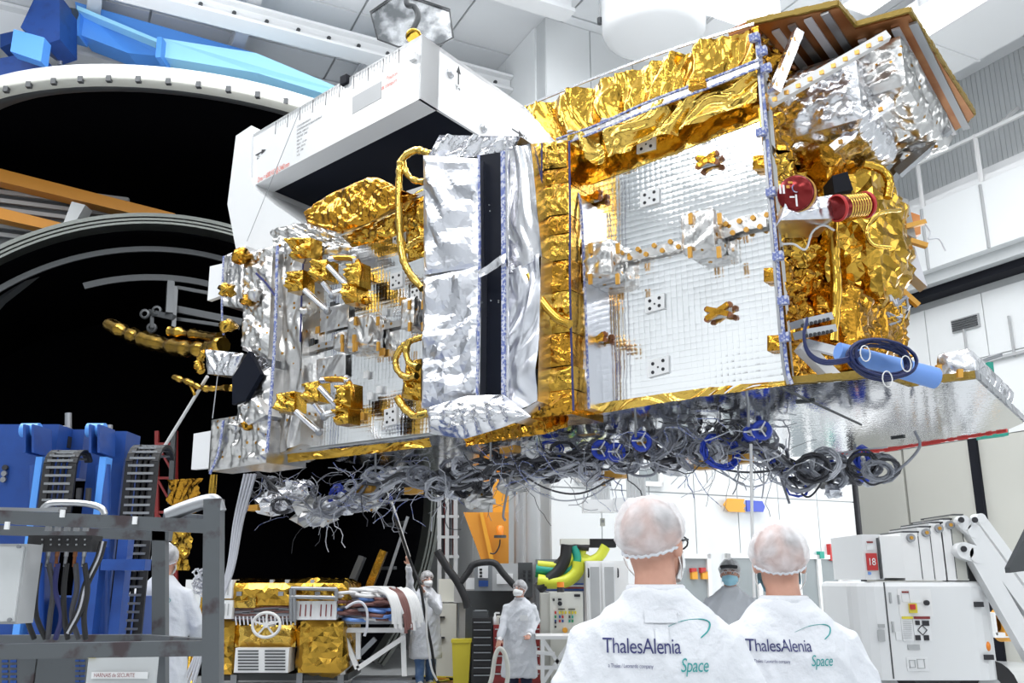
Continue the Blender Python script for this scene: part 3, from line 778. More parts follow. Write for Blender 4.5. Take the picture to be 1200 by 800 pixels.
# gold bottom trim all along the base edge
polysheet('gold_trim', [(625, 487), (720, 470), (820, 455), (922, 446)], [(625, 500), (720, 482), (820, 465), (922, 452)], 5.95, 'gold_foil_pale', .022, .02, 6, 21, bias=1.3, spread=.5)
polysheet('gold_trim', [(338, 532), (420, 523), (500, 514), (505, 513)], [(338, 542), (420, 533), (500, 524), (505, 523)], 5.95, 'gold_foil', .018, .02, 6, 22, bias=1.3, spread=.5)
polysheet('gold_trim', [(545, 512), (585, 500), (640, 487), (668, 484)], [(548, 524), (590, 516), (640, 508), (668, 500)], 5.8, 'gold_foil_deep', .03, .025, 5, 23)
# ---- vertical gold column of lashed blankets
yy = [168, 200, 218, 255, 277, 308, 344, 393, 432, 460, 490]
xs = [(620, 664), (634, 666), (623, 666), (635, 666), (632, 668), (636, 669), (632, 669), (628, 669), (636, 671), (622, 670)]
for k in range(10):
    (x0, x1) = xs[k]; y0, y1 = yy[k], yy[k + 1]
    patch('gold_blanket', [(x0, y0 + 1), (x1, y0 - 4), (x1, y1 - 5), (x0, y1)], 5.62, ['gold_foil', 'gold_foil_deep'][k % 2], .022, .02, 6, 40 + k, edge=.04, depth=.46)
strip('lashing_cord', [(667, 165), (668, 250), (668, 340), (672, 480)], 5.58, .012, 'navy_print')
strip('lashing_cord', [(635, 168), (634, 300), (634, 400), (632, 480)], 5.56, .009, 'navy_print')
b = B(); b.tube(curve([sv(620, 322, 5.5), sv(632, 348, 5.5), sv(652, 372, 5.5), sv(668, 380, 5.5)], 6), .035, 8); b.build('gold_hose', 'gold_foil', SAT)
# silver wing blanket right of it
patch('silver_blanket', [(669, 222), (681, 232), (692, 478), (672, 484)], 5.8, 'silver_film', .02, .035, 4, 61, depth=.3)
strip('seam_edging', [(669, 222), (680, 236), (685, 330), (690, 478)], 5.77, .016, 'tape_blue')
# ---- tall silver blankets around the black radiator slot
CB = 5.45
patch('silver_blanket', [(496, 182), (562, 186), (563, 312), (497, 322)], CB, 'silver_film', .035, .04, 2.2, 71, edge=.06, depth=.5)
patch('silver_blanket', [(496, 326), (564, 311), (562, 464), (494, 478)], CB - .03, 'silver_film', .05, .04, 2.0, 72, edge=.06, depth=.5)
patch('silver_blanket', [(588, 176), (622, 168), (635, 300), (590, 325)], CB, 'silver_foil', .03, .035, 3, 73, bias=0, spread=.8, depth=.4)
patch('silver_blanket', [(590, 322), (634, 298), (630, 470), (590, 492)], CB, 'silver_film', .045, .035, 2.6, 74, bias=0, spread=1.0, depth=.4)
patch('silver_blanket', [(515, 158), (610, 160), (600, 182), (500, 186)], CB + .1, 'silver_foil', .06, .035, 3.2, 75, depth=.4)
patch('silver_blanket', [(560, 318), (592, 296), (592, 308), (562, 326)], CB - .1, 'silver_foil', .01, .03, 3, 76)
polysheet('silver_bag', [(500, 478), (545, 464), (590, 462), (618, 484)], [(503, 508), (545, 514), (585, 502), (622, 488)], CB - .1, 'silver_foil', .07, .03, 3.5, 77, edge=.1)
B().prism([sv(561, 182, CB + .05), sv(588, 178, CB + .05), sv(589, 464, CB + .05), sv(559, 466, CB + .05)], SV * .25).build('radiator_slot', 'navy_black', SAT)
for x, y in ((573, 240), (574, 247), (566, 300), (575, 352), (584, 352), (565, 452), (584, 354)):
    c = sv(x, y, CB + .04); B().cyl(c, c + SV * .02, .006, 6).build('screw', 'steel', SAT)
strip('seam_edging', [(561, 182), (562, 310), (559, 464)], CB - .06, .02, 'tape_blue')
strip('seam_edging', [(589, 177), (590, 310), (590, 490)], CB - .06, .035, 'tape_blue')
strip('seam_edging', [(593, 177), (594, 310), (594, 490)], CB - .05, .03, 'silver_foil')
# ---- gold hose loops beside the blankets
def hose(pts, v, r, m='gold_foil_pale', name='gold_hose', n=8, parent=SAT):
    P = curve([sv(x, y, v) for x, y in pts], 8); rd = random.Random(len(pts)); return B().tube(P, [r * rd.uniform(.85, 1.18) for _ in P], n).build(name, m, parent)
hose([(505, 181), (488, 176), (472, 186), (468, 205), (468, 260), (472, 300), (480, 320), (495, 338)], 5.6, .035)
hose([(472, 186), (476, 202), (486, 211), (498, 213)], 5.62, .03)
hose([(497, 224), (484, 232), (474, 246)], 5.75, .03); hose([(478, 290), (488, 282), (500, 278)], 5.75, .03)
hose([(497, 394), (480, 400), (470, 408), (464, 420), (466, 434), (476, 442), (488, 440)], 5.7, .03)
hose([(480, 398), (476, 412), (480, 425), (490, 430)], 5.68, .03)
hose([(466, 466), (474, 478), (486, 487), (500, 484), (506, 486)], 5.7, .035)
patch('gold_patch', [(476, 235), (500, 222), (500, 300), (478, 308)], 5.85, 'gold_foil', .04, .03, 5, 80, edge=.04)
patch('gold_patch', [(476, 424), (493, 420), (493, 470), (470, 466)], 5.8, 'gold_foil', .035, .03, 6, 81, edge=.04, depth=.1)
# ---- left part: gold hood and its lower lip
polysheet('gold_blanket', [(356, 248), (385, 228), (430, 208), (443, 208), (488, 230)], [(360, 262), (395, 272), (430, 262), (450, 250), (492, 228)], 5.65, 'gold_foil_deep', .03, .03, 3.5, 85, edge=.04)
polysheet('gold_blanket', [(400, 276), (450, 254), (497, 234)], [(412, 290), (455, 280), (497, 262)], 5.8, 'gold_foil', .03, .03, 4, 86, edge=.04)
strip('seam_tape', [(393, 276), (430, 260), (470, 240), (497, 226)], 5.68, .05, 'silver_foil_dots')
# silver dotted blanket ribbon across the top left corner
polysheet('silver_blanket', [(318, 272), (345, 262), (372, 264), (400, 276)], [(326, 300), (350, 292), (380, 300), (415, 292)], 5.7, 'silver_foil_dots', .04, .03, 4, 87)
# ---- left column (launcher interface end)
patch('silver_blanket', [(322, 290), (356, 284), (352, 520), (316, 536)], 5.85, 'silver_foil_dots', .03, .035, 3.2, 90, bias=0, spread=1.0, depth=.5)
patch('silver_blanket', [(286, 296), (320, 288), (314, 420), (284, 410)], 5.7, 'silver_foil_dots', .04, .035, 3.5, 91, edge=.05, depth=.5)
patch('silver_blanket', [(262, 300), (288, 288), (290, 362), (260, 358)], 5.9, 'silver_foil_dots', .03, .035, 3.5, 92, edge=.04, depth=.3)
patch('silver_blanket', [(284, 440), (318, 430), (312, 542), (270, 548)], 5.7, 'silver_foil_dots', .04, .035, 3.5, 93, edge=.05, depth=.5)
patch('silver_blanket', [(248, 492), (284, 486), (276, 548), (244, 552)], 5.75, 'silver_foil_dots', .025, .035, 3, 94, edge=.04, depth=.3)
patch('silver_blanket', [(290, 366), (322, 372), (318, 440), (292, 440)], 5.95, 'silver_foil', .035, .035, 4, 95, edge=.04, depth=.3)
strip('seam_edging', [(325, 288), (322, 400), (313, 530)], 5.6, .035, 'tape_blue')
strip('seam_edging', [(262, 300), (260, 360), (262, 392)], 5.8, .02, 'tape_blue')
strip('seam_edging', [(262, 492), (256, 530), (246, 555)], 5.7, .03, 'tape_blue')
strip('seam_edging', [(356, 300), (354, 330), (352, 400)], 5.78, .014, 'navy_print')
strip('seam_edging', [(300, 320), (312, 332), (322, 346)], 5.62, .02, 'navy_print')
B().prism([sv(246, 312, 5.9), sv(263, 308, 5.9), sv(260, 346, 5.9), sv(243, 352, 5.9)], SV * .06).build('sensor_panel', 'label_white', SAT)
B().prism([sv(227, 508, 5.9), sv(250, 504, 5.9), sv(247, 548, 5.9), sv(224, 550, 5.9)], SV * .06).build('sensor_panel', 'label_white', SAT)
B().prism([sv(292, 411, 5.55), sv(305, 438, 5.55), sv(288, 468, 5.55), sv(272, 474, 5.55), sv(272, 442, 5.55)], SV * .05).build('sunshade_plate', 'navy_black', SAT)
patch('silver_blanket', [(240, 409), (286, 414), (272, 440), (243, 438)], 5.6, 'silver_foil', .03, .03, 3.5, 96, edge=.04, depth=.2)
patch('silver_blanket', [(278, 478), (300, 462), (312, 486), (288, 500)], 5.6, 'silver_foil_dots', .03, .03, 4, 97, edge=.04, depth=.2)
for k, (x, y, s_) in enumerate(((283, 300, .1), (266, 340, .09), (300, 345, .08), (290, 352, .07), (268, 382, .09), (276, 500, .07), (290, 498, .06), (274, 455, .05), (358, 365, .06), (430, 352, .05))):
    c = sv(x, y, 5.62); b = B(); rd = random.Random(k)
    b.ball(c, s_, s_, s_ * .8, 10, 7); b.v = [v + (v - c) * rd.uniform(-.35, .35) for v in b.v]; b.build('wrapped_fitting', ['gold_foil_deep', 'gold_foil', 'silver_foil_dots'][k % 3], SAT)
# ---- long gold wrapped boom reaching left in front of the chamber
b = B(); P = curve([sv(127, 380, 6.2), sv(160, 395, 6.2), sv(200, 406, 6.2), sv(240, 410, 6.15), sv(262, 404, 6.1)], 8); rd = random.Random(3)
b.tube(P, [.10 * rd.uniform(.7, 1.25) for _ in P], 9); b.build('gold_boom', 'gold_foil', SAT)
b = B(); P = curve([sv(200, 388, 6.2), sv(230, 392, 6.2), sv(258, 396, 6.1)], 8); b.tube(P, [.06 * rd.uniform(.6, 1.3) for _ in P], 8); b.build('gold_boom', 'gold_foil', SAT)
b = B(); P = curve([sv(204, 442, 6.0), sv(222, 448, 6.0), sv(240, 455, 6.0), sv(266, 454, 6.0)], 8); b.tube(P, [.035 * rd.uniform(.6, 1.3) for _ in P], 7); b.build('gold_strap', 'gold_foil', SAT)
b = B(); P = curve([sv(236, 436, 6.0), sv(233, 425, 6.0), sv(240, 412, 6.0)], 8); b.tube(P, [.05 * rd.uniform(.7, 1.3) for _ in P], 8); b.build('gold_strap', 'gold_foil', SAT)
b = B(); P = [sv(222, 448, 6.0), sv(228, 462, 6.0)]; b.tube(P, .02, 6); b.build('gold_strap', 'gold_foil', SAT)
b = B(); b.cyl(sv(186, 534, 6.3), sv(243, 441, 6.0), .02, 8); b.build('support_rod', 'cable_white', SAT)
b = B(); b.cyl(sv(249, 490, 5.9), sv(255, 441, 5.9), .006, 5); b.build('guy_wire', 'cable_light', SAT)
# ---- thruster assemblies (struts between gold wrapped brackets)
def thruster(ox, oy, flip):
    t = bpy.data.objects.new('thruster_bracket', None); COL.objects.link(t); t.parent = SAT; c = sv(400 + ox, 330 + oy, 5.6); W[t] = c; t.location = c - W[SAT]; t.empty_display_size = .1
    def gold(x, y, w_, h_, sd):
        f = [(x - w_, y - h_), (x + w_, y - h_ - 2), (x + w_, y + h_ - 2), (x - w_, y + h_)]
        patch('gold_wrap', [(a + ox, b_ + oy) for a, b_ in f], 5.5, 'gold_foil', .075, .024, 6, sd, edge=.03, depth=.15, parent=t)
    gold(346, 330, 9, 12, 101 + flip); gold(375, 318, 8, 12, 102 + flip); gold(414, 323, 7, 14, 103 + flip); gold(411, 344, 7, 12, 104 + flip)
    if not flip: gold(353, 292, 11, 12, 105)
    for k, (x0, y0, x1, y1) in enumerate(((386, 304, 416, 302), (384, 312, 408, 336), (378, 330, 390, 346), (390, 344, 408, 338), (357, 340, 384, 364), (416, 302, 420, 330))):
        B().cyl(sv(x0 + ox, y0 + oy, 5.5), sv(x1 + ox, y1 + oy, 5.6), .03, 8).build('strut', 'silver_foil', t)
        c = sv(x1 + ox, y1 + oy, 5.55); B().ball(c, .04, .04, .04, 8, 6).build('joint', 'dull_steel', t)
    P = curve([sv(x + ox, y + oy, 5.52) for x, y in ((388, 303), (400, 302), (416, 304), (422, 316), (420, 330))], 5); B().tube(P, .03, 7).build('gold_pipe', 'gold_foil_deep', t)
thruster(0, 0, 0); thruster(-10, 142, 30)
# ---- plates, boxes and brackets on the mirror panels
def plate(x, y, w_, h_, m='label_white', dots=4, v=5.975, name='marker_plate', sk=-.28, dz=0):
    t = B().prism([sv(x - w_, y - h_ + w_ * -sk, v), sv(x + w_, y - h_ + w_ * sk, v), sv(x + w_, y + h_ + w_ * sk, v), sv(x - w_, y + h_ + w_ * -sk, v)], SV * .02).build(name, m, SAT)
    if dots:
        for (i, j) in ((-.5, -.45), (.5, -.5), (-.5, .55), (.5, .5), (0, .1)):
            c = sv(x + i * w_, y + j * h_ + i * w_ * sk * 2 * .5, v); B().cyl(c - SV * .003, c + SV * .01, .014 if i else .008, 8).build('dot', 'ink', t)
for x, y, w_, h_ in ((757, 168, 11, 9), (761, 231, 11, 9), (767, 355, 11, 9), (771, 429, 12, 10), (466, 274, 6, 9), (464, 328, 7, 9), (457, 488, 7, 10), (486, 345, 5, 8), (418, 342, 6, 6)):
    plate(x, y, w_, h_)
for x, y, w_, h_ in ((392, 372, 17, 14), (388, 430, 17, 13)):
    patch('silver_blanket', [(x - w_, y - h_ + 4), (x + w_, y - h_ - 4), (x + w_, y + h_ - 4), (x - w_, y + h_ + 4)], 5.96, 'silver_foil_dots', .006, .03, 5, int(x), edge=.02)
def xbracket(x, y, s_=12, gold=True):
    t = bpy.data.objects.new('cross_bracket', None); COL.objects.link(t); t.parent = SAT; c = sv(x, y, 5.96); W[t] = c; t.location = c - W[SAT]; t.empty_display_size = .05
    a = s_; q = [(x - a, y - a * .45 + 3), (x + a, y - a * .45 - 3), (x + a, y + a * .45 - 3), (x - a, y + a * .45 + 3)]
    B().prism([sv(*p, 5.97) for p in q], SV * .02).build('base_plate', 'label_white', t)
    for (i, j) in ((0, 2), (1, 3)): B().bar(sv(*q[i], 5.94), sv(*q[j], 5.94), .04, .03, up=SV).build('arm', 'gold_foil_deep', t)
    for p in q: c = sv(*p, 5.93); B().cyl(c, c + SV * .03, .022, 8).build('cap', 'kapton_dark', t)
for x, y, s_ in ((828, 187, 11), (841, 365, 13), (695, 231, 7), (701, 397, 7)): xbracket(x, y, s_)
for x, y, s_ in ((483, 248, 4), (484, 461, 5), (903, 322, 8), (908, 402, 9), (428, 324, 4), (890, 190, 8), (889, 118, 9)):
    patch('gold_patch', [(x - s_, y - s_), (x + s_, y - s_ - 1), (x + s_, y + s_ - 1), (x - s_, y + s_)], 5.93, 'gold_foil_deep', .01, .02, 8, int(x), edge=.02, depth=.06)
def mlibox(x, y, w_, h_, seed):
    b = B(); p = sv(x - w_, y + h_, 5.9); q = sv(x + w_, y - h_, 5.9); u0, u1 = sorted((p.dot(SU), q.dot(SU))); z0, z1 = sorted((p.z, q.z))
    cbox(b, Sf, (u0, 5.78, z0), (u1, 5.98, z1), .014, .03, 7, seed, edge=.02); b.build('instrument_box', 'silver_foil_dots', SAT, recalc=False)
    for (i, j) in ((-1, -1), (1, -1), (1, 1), (-1, 1)):
        c = sv(x + i * w_, y + j * h_, 5.76); B().bar(c, c + UP * .14 * (-1 if j < 0 else 1) * .6, .03, .02, up=SV).build('corner_tape', 'kapton', SAT)
mlibox(708, 309, 16, 24, 201); mlibox(826, 276, 17, 26, 202); mlibox(430, 391, 13, 20, 203); mlibox(488, 370, 8, 18, 204); mlibox(408, 402, 7, 10, 205)
strip('harness_strip', [(724, 303), (750, 298), (770, 293), (806, 285)], 5.95, .075, 'silver_foil_dots')
strip('harness_strip', [(843, 273), (870, 262), (898, 257)], 5.95, .11, 'silver_foil_dots')
strip('harness_strip', [(440, 385), (470, 378), (496, 374)], 5.95, .06, 'silver_foil_dots')
strip('harness_strip', [(362, 410), (380, 404), (420, 398)], 5.95, .06, 'silver_foil_dots')
for k in range(9):
    x = 728 + k * 9.5; y = 300 - k * 2.2; c = sv(x, y + (4 if k % 2 else -4), 5.93); B().cyl(c, c + SV * .02, .02, 8).build('fastener', 'kapton', SAT)
for k in range(7):
    x = 850 + k * 8; y = 268 - k * 1.8; c = sv(x, y + (6 if k % 2 else -6), 5.93); B().cyl(c, c + SV * .02, .02, 8).build('fastener', 'kapton', SAT)
rd = random.Random(9)
for k in range(14):
    x, y = rd.uniform(360, 485), rd.uniform(340, 500); c = sv(x, y, 5.97); B().box(c, SU * .03, SV * .01, UP * .035).build('tab', ['kapton', 'label_white', 'dark_grey'][k % 3], SAT)
# ---- top and bottom equipment decks with their stepped outline
DECK = [(7.5, 6.05), (7.5, 9.6), (2.35, 9.6), (1.15, 8.95), (.97, 8.6), (.97, 6.5), (1.39, 6.5), (1.45, 6.1), (2.1, 5.95)]
b = B(); b.prism([S(u, v, 2.88) for u, v in DECK], UP * .05); b.build('lower_deck', 'mirror_under', SAT, label='mirror-bright underside of the lower deck')
TOPD = [(2.14, 5.98), (1.5, 6.15), (1.48, 6.5), (1.1, 6.55), (1.0, 8.5), (1.1, 8.65), (2.3, 9.3), (2.3, 6.0)]
b = B(); b.prism([S(u, v, 5.7) for u, v in TOPD], UP * .05); b.build('upper_deck', 'copper_panel', SAT, label='copper coloured underside of the upper deck')
def rim(poly, z, m, name='deck_edge', th=.05, seed=0, w_=.02):
    b = B(); rd = random.Random(seed)
    for i in range(len(poly) - 1):
        p, q = S(*poly[i], z), S(*poly[i + 1], z); L = (q - p).length; n = max(1, int(L / .05))
        for k in range(n):
            a, c = p.lerp(q, k / n), p.lerp(q, (k + 1) / n); b.bar(a, c, w_ * rd.uniform(.8, 1.3), th * rd.uniform(.85, 1.15))
    b.build(name, m, SAT)
rim([(2.05, 5.93), (1.45, 6.08), (1.38, 6.5), (.97, 6.49)], 2.91, 'honeycomb_edge', seed=1)
rim([(.965, 6.49), (.965, 8.6)], 2.91, 'dull_steel', seed=2)
rim([(1.15, 8.97), (2.35, 9.62), (2.9, 9.62)], 2.9, 'red_edge', th=.07, seed=3)
rim([(2.14, 5.97), (1.5, 6.13), (1.47, 6.48), (1.09, 6.53), (.99, 8.5), (1.1, 8.66), (2.3, 9.32)], 5.73, 'honeycomb_edge', th=.045, seed=4)
for k in range(9):     # straps under the upper deck
    u = 2.1 - k * .125
    v0 = 6.08 if u > 1.5 else 6.6
    B().bar(S(u, v0 + .05, 5.685), S(u, 8.9 - max(0, 1.6 - u) * .4, 5.685), .06, .02).build('deck_strap', 'cable_light' if k % 2 else 'dull_steel', SAT)
B().bar(S(2.1, 6.0, 2.878), S(2.1, 7.9, 2.878), .014, .01).build('deck_joint', 'dark_grey', SAT)
# silver wrapped equipment bay under the upper deck
b = B(); cbox(b, Sf, (1.2, 6.66, 5.2), (1.95, 7.55, 5.62), .035, .045, 4.5, 301, edge=.06); b.build('wrapped_equipment', 'silver_foil_dots', SAT, recalc=False)
b = B(); cbox(b, Sf, (1.2, 7.5, 5.3), (2.05, 8.2, 5.62), .04, .05, 4, 302, edge=.06); b.build('wrapped_equipment', 'silver_foil_dots', SAT, recalc=False)
b = B(); cbox(b, Sf, (1.5, 6.5, 4.95), (2.15, 7.4, 5.5), .04, .045, 4, 303, edge=.06); b.build('wrapped_equipment', 'silver_foil', SAT, recalc=False)
def rod(x0, y0, v0, x1, y1, v1, wd, m='silver_foil', name='strut', dots=0):
    p, q = sv(x0, y0, v0), sv(x1, y1, v1); o = B().bar(p, q, wd, wd).build(name, m, SAT)
    for k in range(dots):
        c = p.lerp(q, (k + .5) / dots) - SV * (wd * .55) - UP * wd * .3; B().box(c, SU * .016, SV * .01, UP * .016).build('patch', 'kapton', o)
rod(903, 120, 5.9, 1040, 42, 6.3, .065, 'cable_white', dots=10)
rod(907, 108, 5.85, 935, 38, 6.05, .07, 'silver_foil', dots=4)
rod(975, 175, 6.6, 1045, 118, 6.7, .06, 'silver_foil', dots=3)
rod(1052, 203, 8.0, 1112, 150, 8.0, .08, 'dull_steel'); rod(1030, 226, 8.2, 1060, 190, 8.0, .08, 'dull_steel')
# ---- gold wrapped end face (mesh of crumpled panels facing the right)
EU = 2.08
def epatch(v0, v1, z0, z1, u, m, amp, step, f, seed, edge=0, bias=None, spread=math.pi):
    b = B(); q = [S(u, v0, z0), S(u, v1, z0), S(u, v1, z1), S(u, v0, z1)]
    crumple(b, q, amp, step, f, seed, bias, spread, nrm=-SU, edge=edge); b.build('gold_blanket', m, SAT, recalc=False)
epatch(6.02, 7.2, 2.95, 3.9, EU - .02, 'gold_foil_deep', .075, .04, 4, 311)
epatch(6.02, 7.3, 3.85, 4.8, EU - .02, 'gold_foil', .08, .04, 3.5, 312)
epatch(6.02, 7.4, 4.75, 5.68, EU - .02, 'gold_foil_deep', .07, .04, 4, 313)
epatch(7.2, 9.4, 2.95, 4.2, EU - .03, 'gold_foil_deep', .06, .05, 3.5, 314)
epatch(7.2, 9.4, 4.1, 5.68, EU - .03, 'gold_foil_deep', .07, .05, 4, 315)
# the bulging gold bays
def gbay(lo, hi, m, amp, seed, f=2.6, step=.05):
    b = B(); cbox(b, Sf, lo, hi, amp, step, f, seed, edge=.08); b.build('gold_wrapped_bay', m, SAT, recalc=False)
gbay((1.62, 7.1, 3.72), (2.1, 7.9, 4.85), 'gold_foil', .07, 321)
gbay((1.55, 7.3, 4.0), (1.95, 7.75, 4.7), 'gold_foil', .05, 322)
gbay((1.7, 7.2, 3.3), (2.05, 7.9, 3.85), 'gold_foil_deep', .07, 323, 4)
gbay((1.75, 6.7, 3.1), (2.1, 7.4, 3.75), 'gold_foil_deep', .06, 324, 5)
gbay((1.8, 6.75, 4.75), (2.15, 7.6, 5.4), 'gold_foil_deep', .06, 325, 4)
# hoses across the end face
def s_hose(pts, r, m, name):
    P = curve([at(x, y, yy_) for x, y, yy_ in pts], 8); rd = random.Random(int(pts[0][0])); return B().tube(P, [r * rd.uniform(.85, 1.15) for _ in P], 8).build(name, m, SAT)
s_hose([(1040, 232, 6.3), (1042, 212, 6.3), (1032, 198, 6.3), (1012, 192, 6.3)], .035, 'gold_foil', 'gold_hose')
s_hose([(1055, 246, 6.35), (1030, 250, 6.2), (1016, 268, 6.2), (1022, 286, 6.2), (1044, 290, 6.2)], .016, 'gold_foil_pale', 'hoop')
s_hose([(976, 262, 6.2), (978, 300, 6.2), (980, 340, 6.2), (976, 400, 6.2)], .04, 'gold_foil', 'gold_hose')
s_hose([(916, 286, 6.0), (930, 286, 6.0), (944, 292, 6.0), (952, 272, 6.0), (965, 264, 6.0), (978, 270, 6.0)], .008, 'cable_white', 'sensor_wire')
# red capped nozzle, silver wrapped arm, red banded drum
c = at(931, 226, 5.75); ax = (at(960, 240, 6.3) - c).normalized()
B().lathe(c, ax, [(0, 0), (.115, 0), (.125, .02), (.125, .13), (.11, .14), (.11, .2), (0, .2)], 28).build('red_protective_cap', 'red_anodised', SAT, label='dark red round cap over a nozzle')
cap = [o for o in COL.objects if o.name.startswith('red_protective_cap')][0]
B().lathe(c + ax * .03, ax, [(.128, 0), (.131, .01), (.131, .05), (.128, .06)], 28).build('amber_band', 'kapton', cap)
for k, (x, y, w_, h_) in enumerate(((915, 222, 1.2, 6), (919, 222, 1.2, 6), (934, 235, 1, 8), (929, 231, 3, 1), (924, 219, 2, 2), (927, 214, 3, 1.4))):
    p = at(x, y, 5.75) - ax * .012; dx = F / 5.75
    B().box(p, Vector((w_ / dx, 0, 0)), ax * .004, UP * (h_ / dx)).build('marking', 'label_white' if k < 4 else 'kapton', cap)
P = curve([at(x, y, 5.75) - ax * .012 for x, y in ((934, 213), (938, 217), (937, 224), (932, 225), (929, 220), (933, 214))], 4); B().tube(P, .004, 4).build('marking', 'tape_blue', cap)
b = B(); q = [at(915, 258, 5.8), at(978, 256, 5.9), at(976, 228, 5.9), at(920, 238, 5.8)]
crumple(b, q, .03, .025, 5, 331, nrm=Vector((0, -1, 0)), edge=.05); crumple(b, [p + YA * .35 for p in q], .03, .04, 5, 332, nrm=YA, edge=.05)
for i in range(4): b.add([q[i], q[(i + 1) % 4], q[(i + 1) % 4] + YA * .35, q[i] + YA * .35], [(0, 1, 2, 3)])
b.build('silver_wrapped_arm', 'silver_film', SAT, recalc=False)
c = at(980, 244, 5.85); c2 = at(1013, 240, 5.95)
o = B().cyl(c, c2, .085, 24).build('red_drum', 'red_anodised', SAT, label='red drum wound with amber tape')
for k in range(8):
    p = c.lerp(c2, .25 + k * .09); d = (c2 - c).normalized(); B().lathe(p, d, [(.084, 0), (.09, .004), (.09, .01), (.084, .014)], 24).build('winding', 'gold_foil_pale', o)
B().lathe(c, (c2 - c).normalized(), [(.085, 0), (.096, 0), (.096, .02), (.085, .02)], 24).build('flange', 'red', o); B().lathe(c2, (c2 - c).normalized(), [(.085, 0), (.096, 0), (.096, .02), (.085, .02)], 24).build('flange', 'red', o)
B().prism([at(975, 206, 6.1), at(993, 201, 6.1), at(1000, 222, 6.1), at(978, 226, 6.1)], YA * .2).build('black_box', 'black_matte', SAT)
# white electronics on the far right edge of the bay
B().prism([at(1052, 231, 7.2), at(1064, 233, 7.2), at(1074, 280, 7.2), at(1058, 272, 7.2)], YA * .15).build('electronics_tray', 'plastic_grey', SAT)
B().prism([at(1058, 280, 7.2), at(1072, 290, 7.2), at(1087, 336, 7.2), at(1072, 322, 7.2)], YA * .15).build('electronics_tray', 'cable_light', SAT)
B().prism([at(1066, 248, 7.3), at(1078, 252, 7.3), at(1079, 274, 7.3), at(1072, 276, 7.3)], YA * .1).build('copper_plate', 'copper_panel', SAT)
for k, (x0, y0, x1, y1) in enumerate(((1060, 266, 1084, 260), (1066, 282, 1086, 288), (1056, 340, 1076, 358))):
    B().bar(at(x0, y0, 7.15), at(x1, y1, 7.15), .05, .04).build('gold_bracket', 'kapton', SAT)
P = curve([at(x, y, 6.45) for x, y in ((1084, 262), (1090, 272), (1088, 280), (1100, 280), (1108, 294))], 6); B().tube(P, .006, 5).build('sensor_wire', 'cable_light', SAT)
for k in range(10):
    x, y = 1050 + rd.uniform(-4, 20), 362 + rd.uniform(-10, 12); P = curve([at(x + rd.uniform(-8, 8), y + rd.uniform(-8, 8), 6.5) for _ in range(4)], 4); B().tube(P, .01, 5).build('sensor_wire', ['cable_grey', 'gold_foil', 'cable_light'][k % 3], SAT)
# test connector racks at the lower corner
for k, (x0, y0, x1, y1) in enumerate(((934, 380, 968, 372), (938, 392, 972, 386))):
    p, q = at(x0, y0, 5.8), at(x1, y1, 5.95); o = B().bar(p, q, .12, .05).build('connector_rack', 'dull_steel', SAT)
    for j in range(7):
        c = p.lerp(q, (j + .5) / 7) - UP * .03 - YA * .06; B().cyl(c, c - YA * .02, .012, 8).build('connector', 'ink', o)
rod(938, 405, 6.05, 980, 446, 6.25, .085, 'cable_white', 'white_leg'); rod(942, 402, 6.0, 996, 416, 6.1, .06, 'silver_foil', 'white_leg')
# right vertical edge of the panel with its lashing
strip('edge_lashing', [(885, 32), (893, 130), (903, 220), (913, 330), (925, 450)], 5.93, .05, 'gold_foil_deep')
strip('edge_lashing', [(889, 40), (899, 160), (909, 280), (921, 420), (928, 450)], 5.88, .022, 'tape_blue')
strip('edge_lashing', [(886, 40), (895, 160), (905, 280), (917, 420), (924, 450)], 5.88, .02, 'dull_steel')
for k, (x, y) in enumerate(((898, 80), (892, 155), (904, 225), (912, 300), (918, 352), (920, 395), (893, 60), (884, 44))):
    c = sv(x, y, 5.85); B().box(c, SU * .035, SV * .02, UP * .03).build('tape_patch', 'tape_blue', SAT)
# blue tube and blue cable coil
p, q = at(982, 411, 5.55), at(1096, 443, 5.7)
o = B().tube([p, p.lerp(q, .6), q], [.055, .065, .07], 20).build('blue_tube', 'blue_tube', SAT, label='light blue padded tube at the lower corner')
C0 = at(1032, 421, 5.45)
for k in range(9):
    rd = random.Random(k); rx, rz = .19 + rd.uniform(-.03, .02), .105 + rd.uniform(-.02, .02); P = []
    for i in range(36):
        a = 2 * math.pi * i / 36; P.append(C0 + Vector((math.cos(a) * rx + rd.uniform(-.002, .002), rd.uniform(-.005, .005) + (k - 4) * .012, math.sin(a) * rz - math.cos(a) * .02)))
    B().tube(P, .0085, 6, closed=True).build('cable_turn', 'blue_cable', SAT)
for k in range(3):
    P = curve([at(x, y + k * 2, 5.42) for x, y in ((946, 372), (942, 392), (948, 412), (965, 422), (990, 420), (1008, 412))], 8); B().tube(P, .009, 6).build('blue_cable', 'blue_cable', SAT)
for x, y in ((1014, 414), (1062, 426), (1040, 444)):
    c = at(x, y, 5.38); P = [c + Vector((math.cos(a) * .03, 0, math.sin(a) * .05)) for a in [i * .52 for i in range(12)]]; B().tube(P, .004, 4, closed=True).build('cable_tie', 'cable_white', SAT)
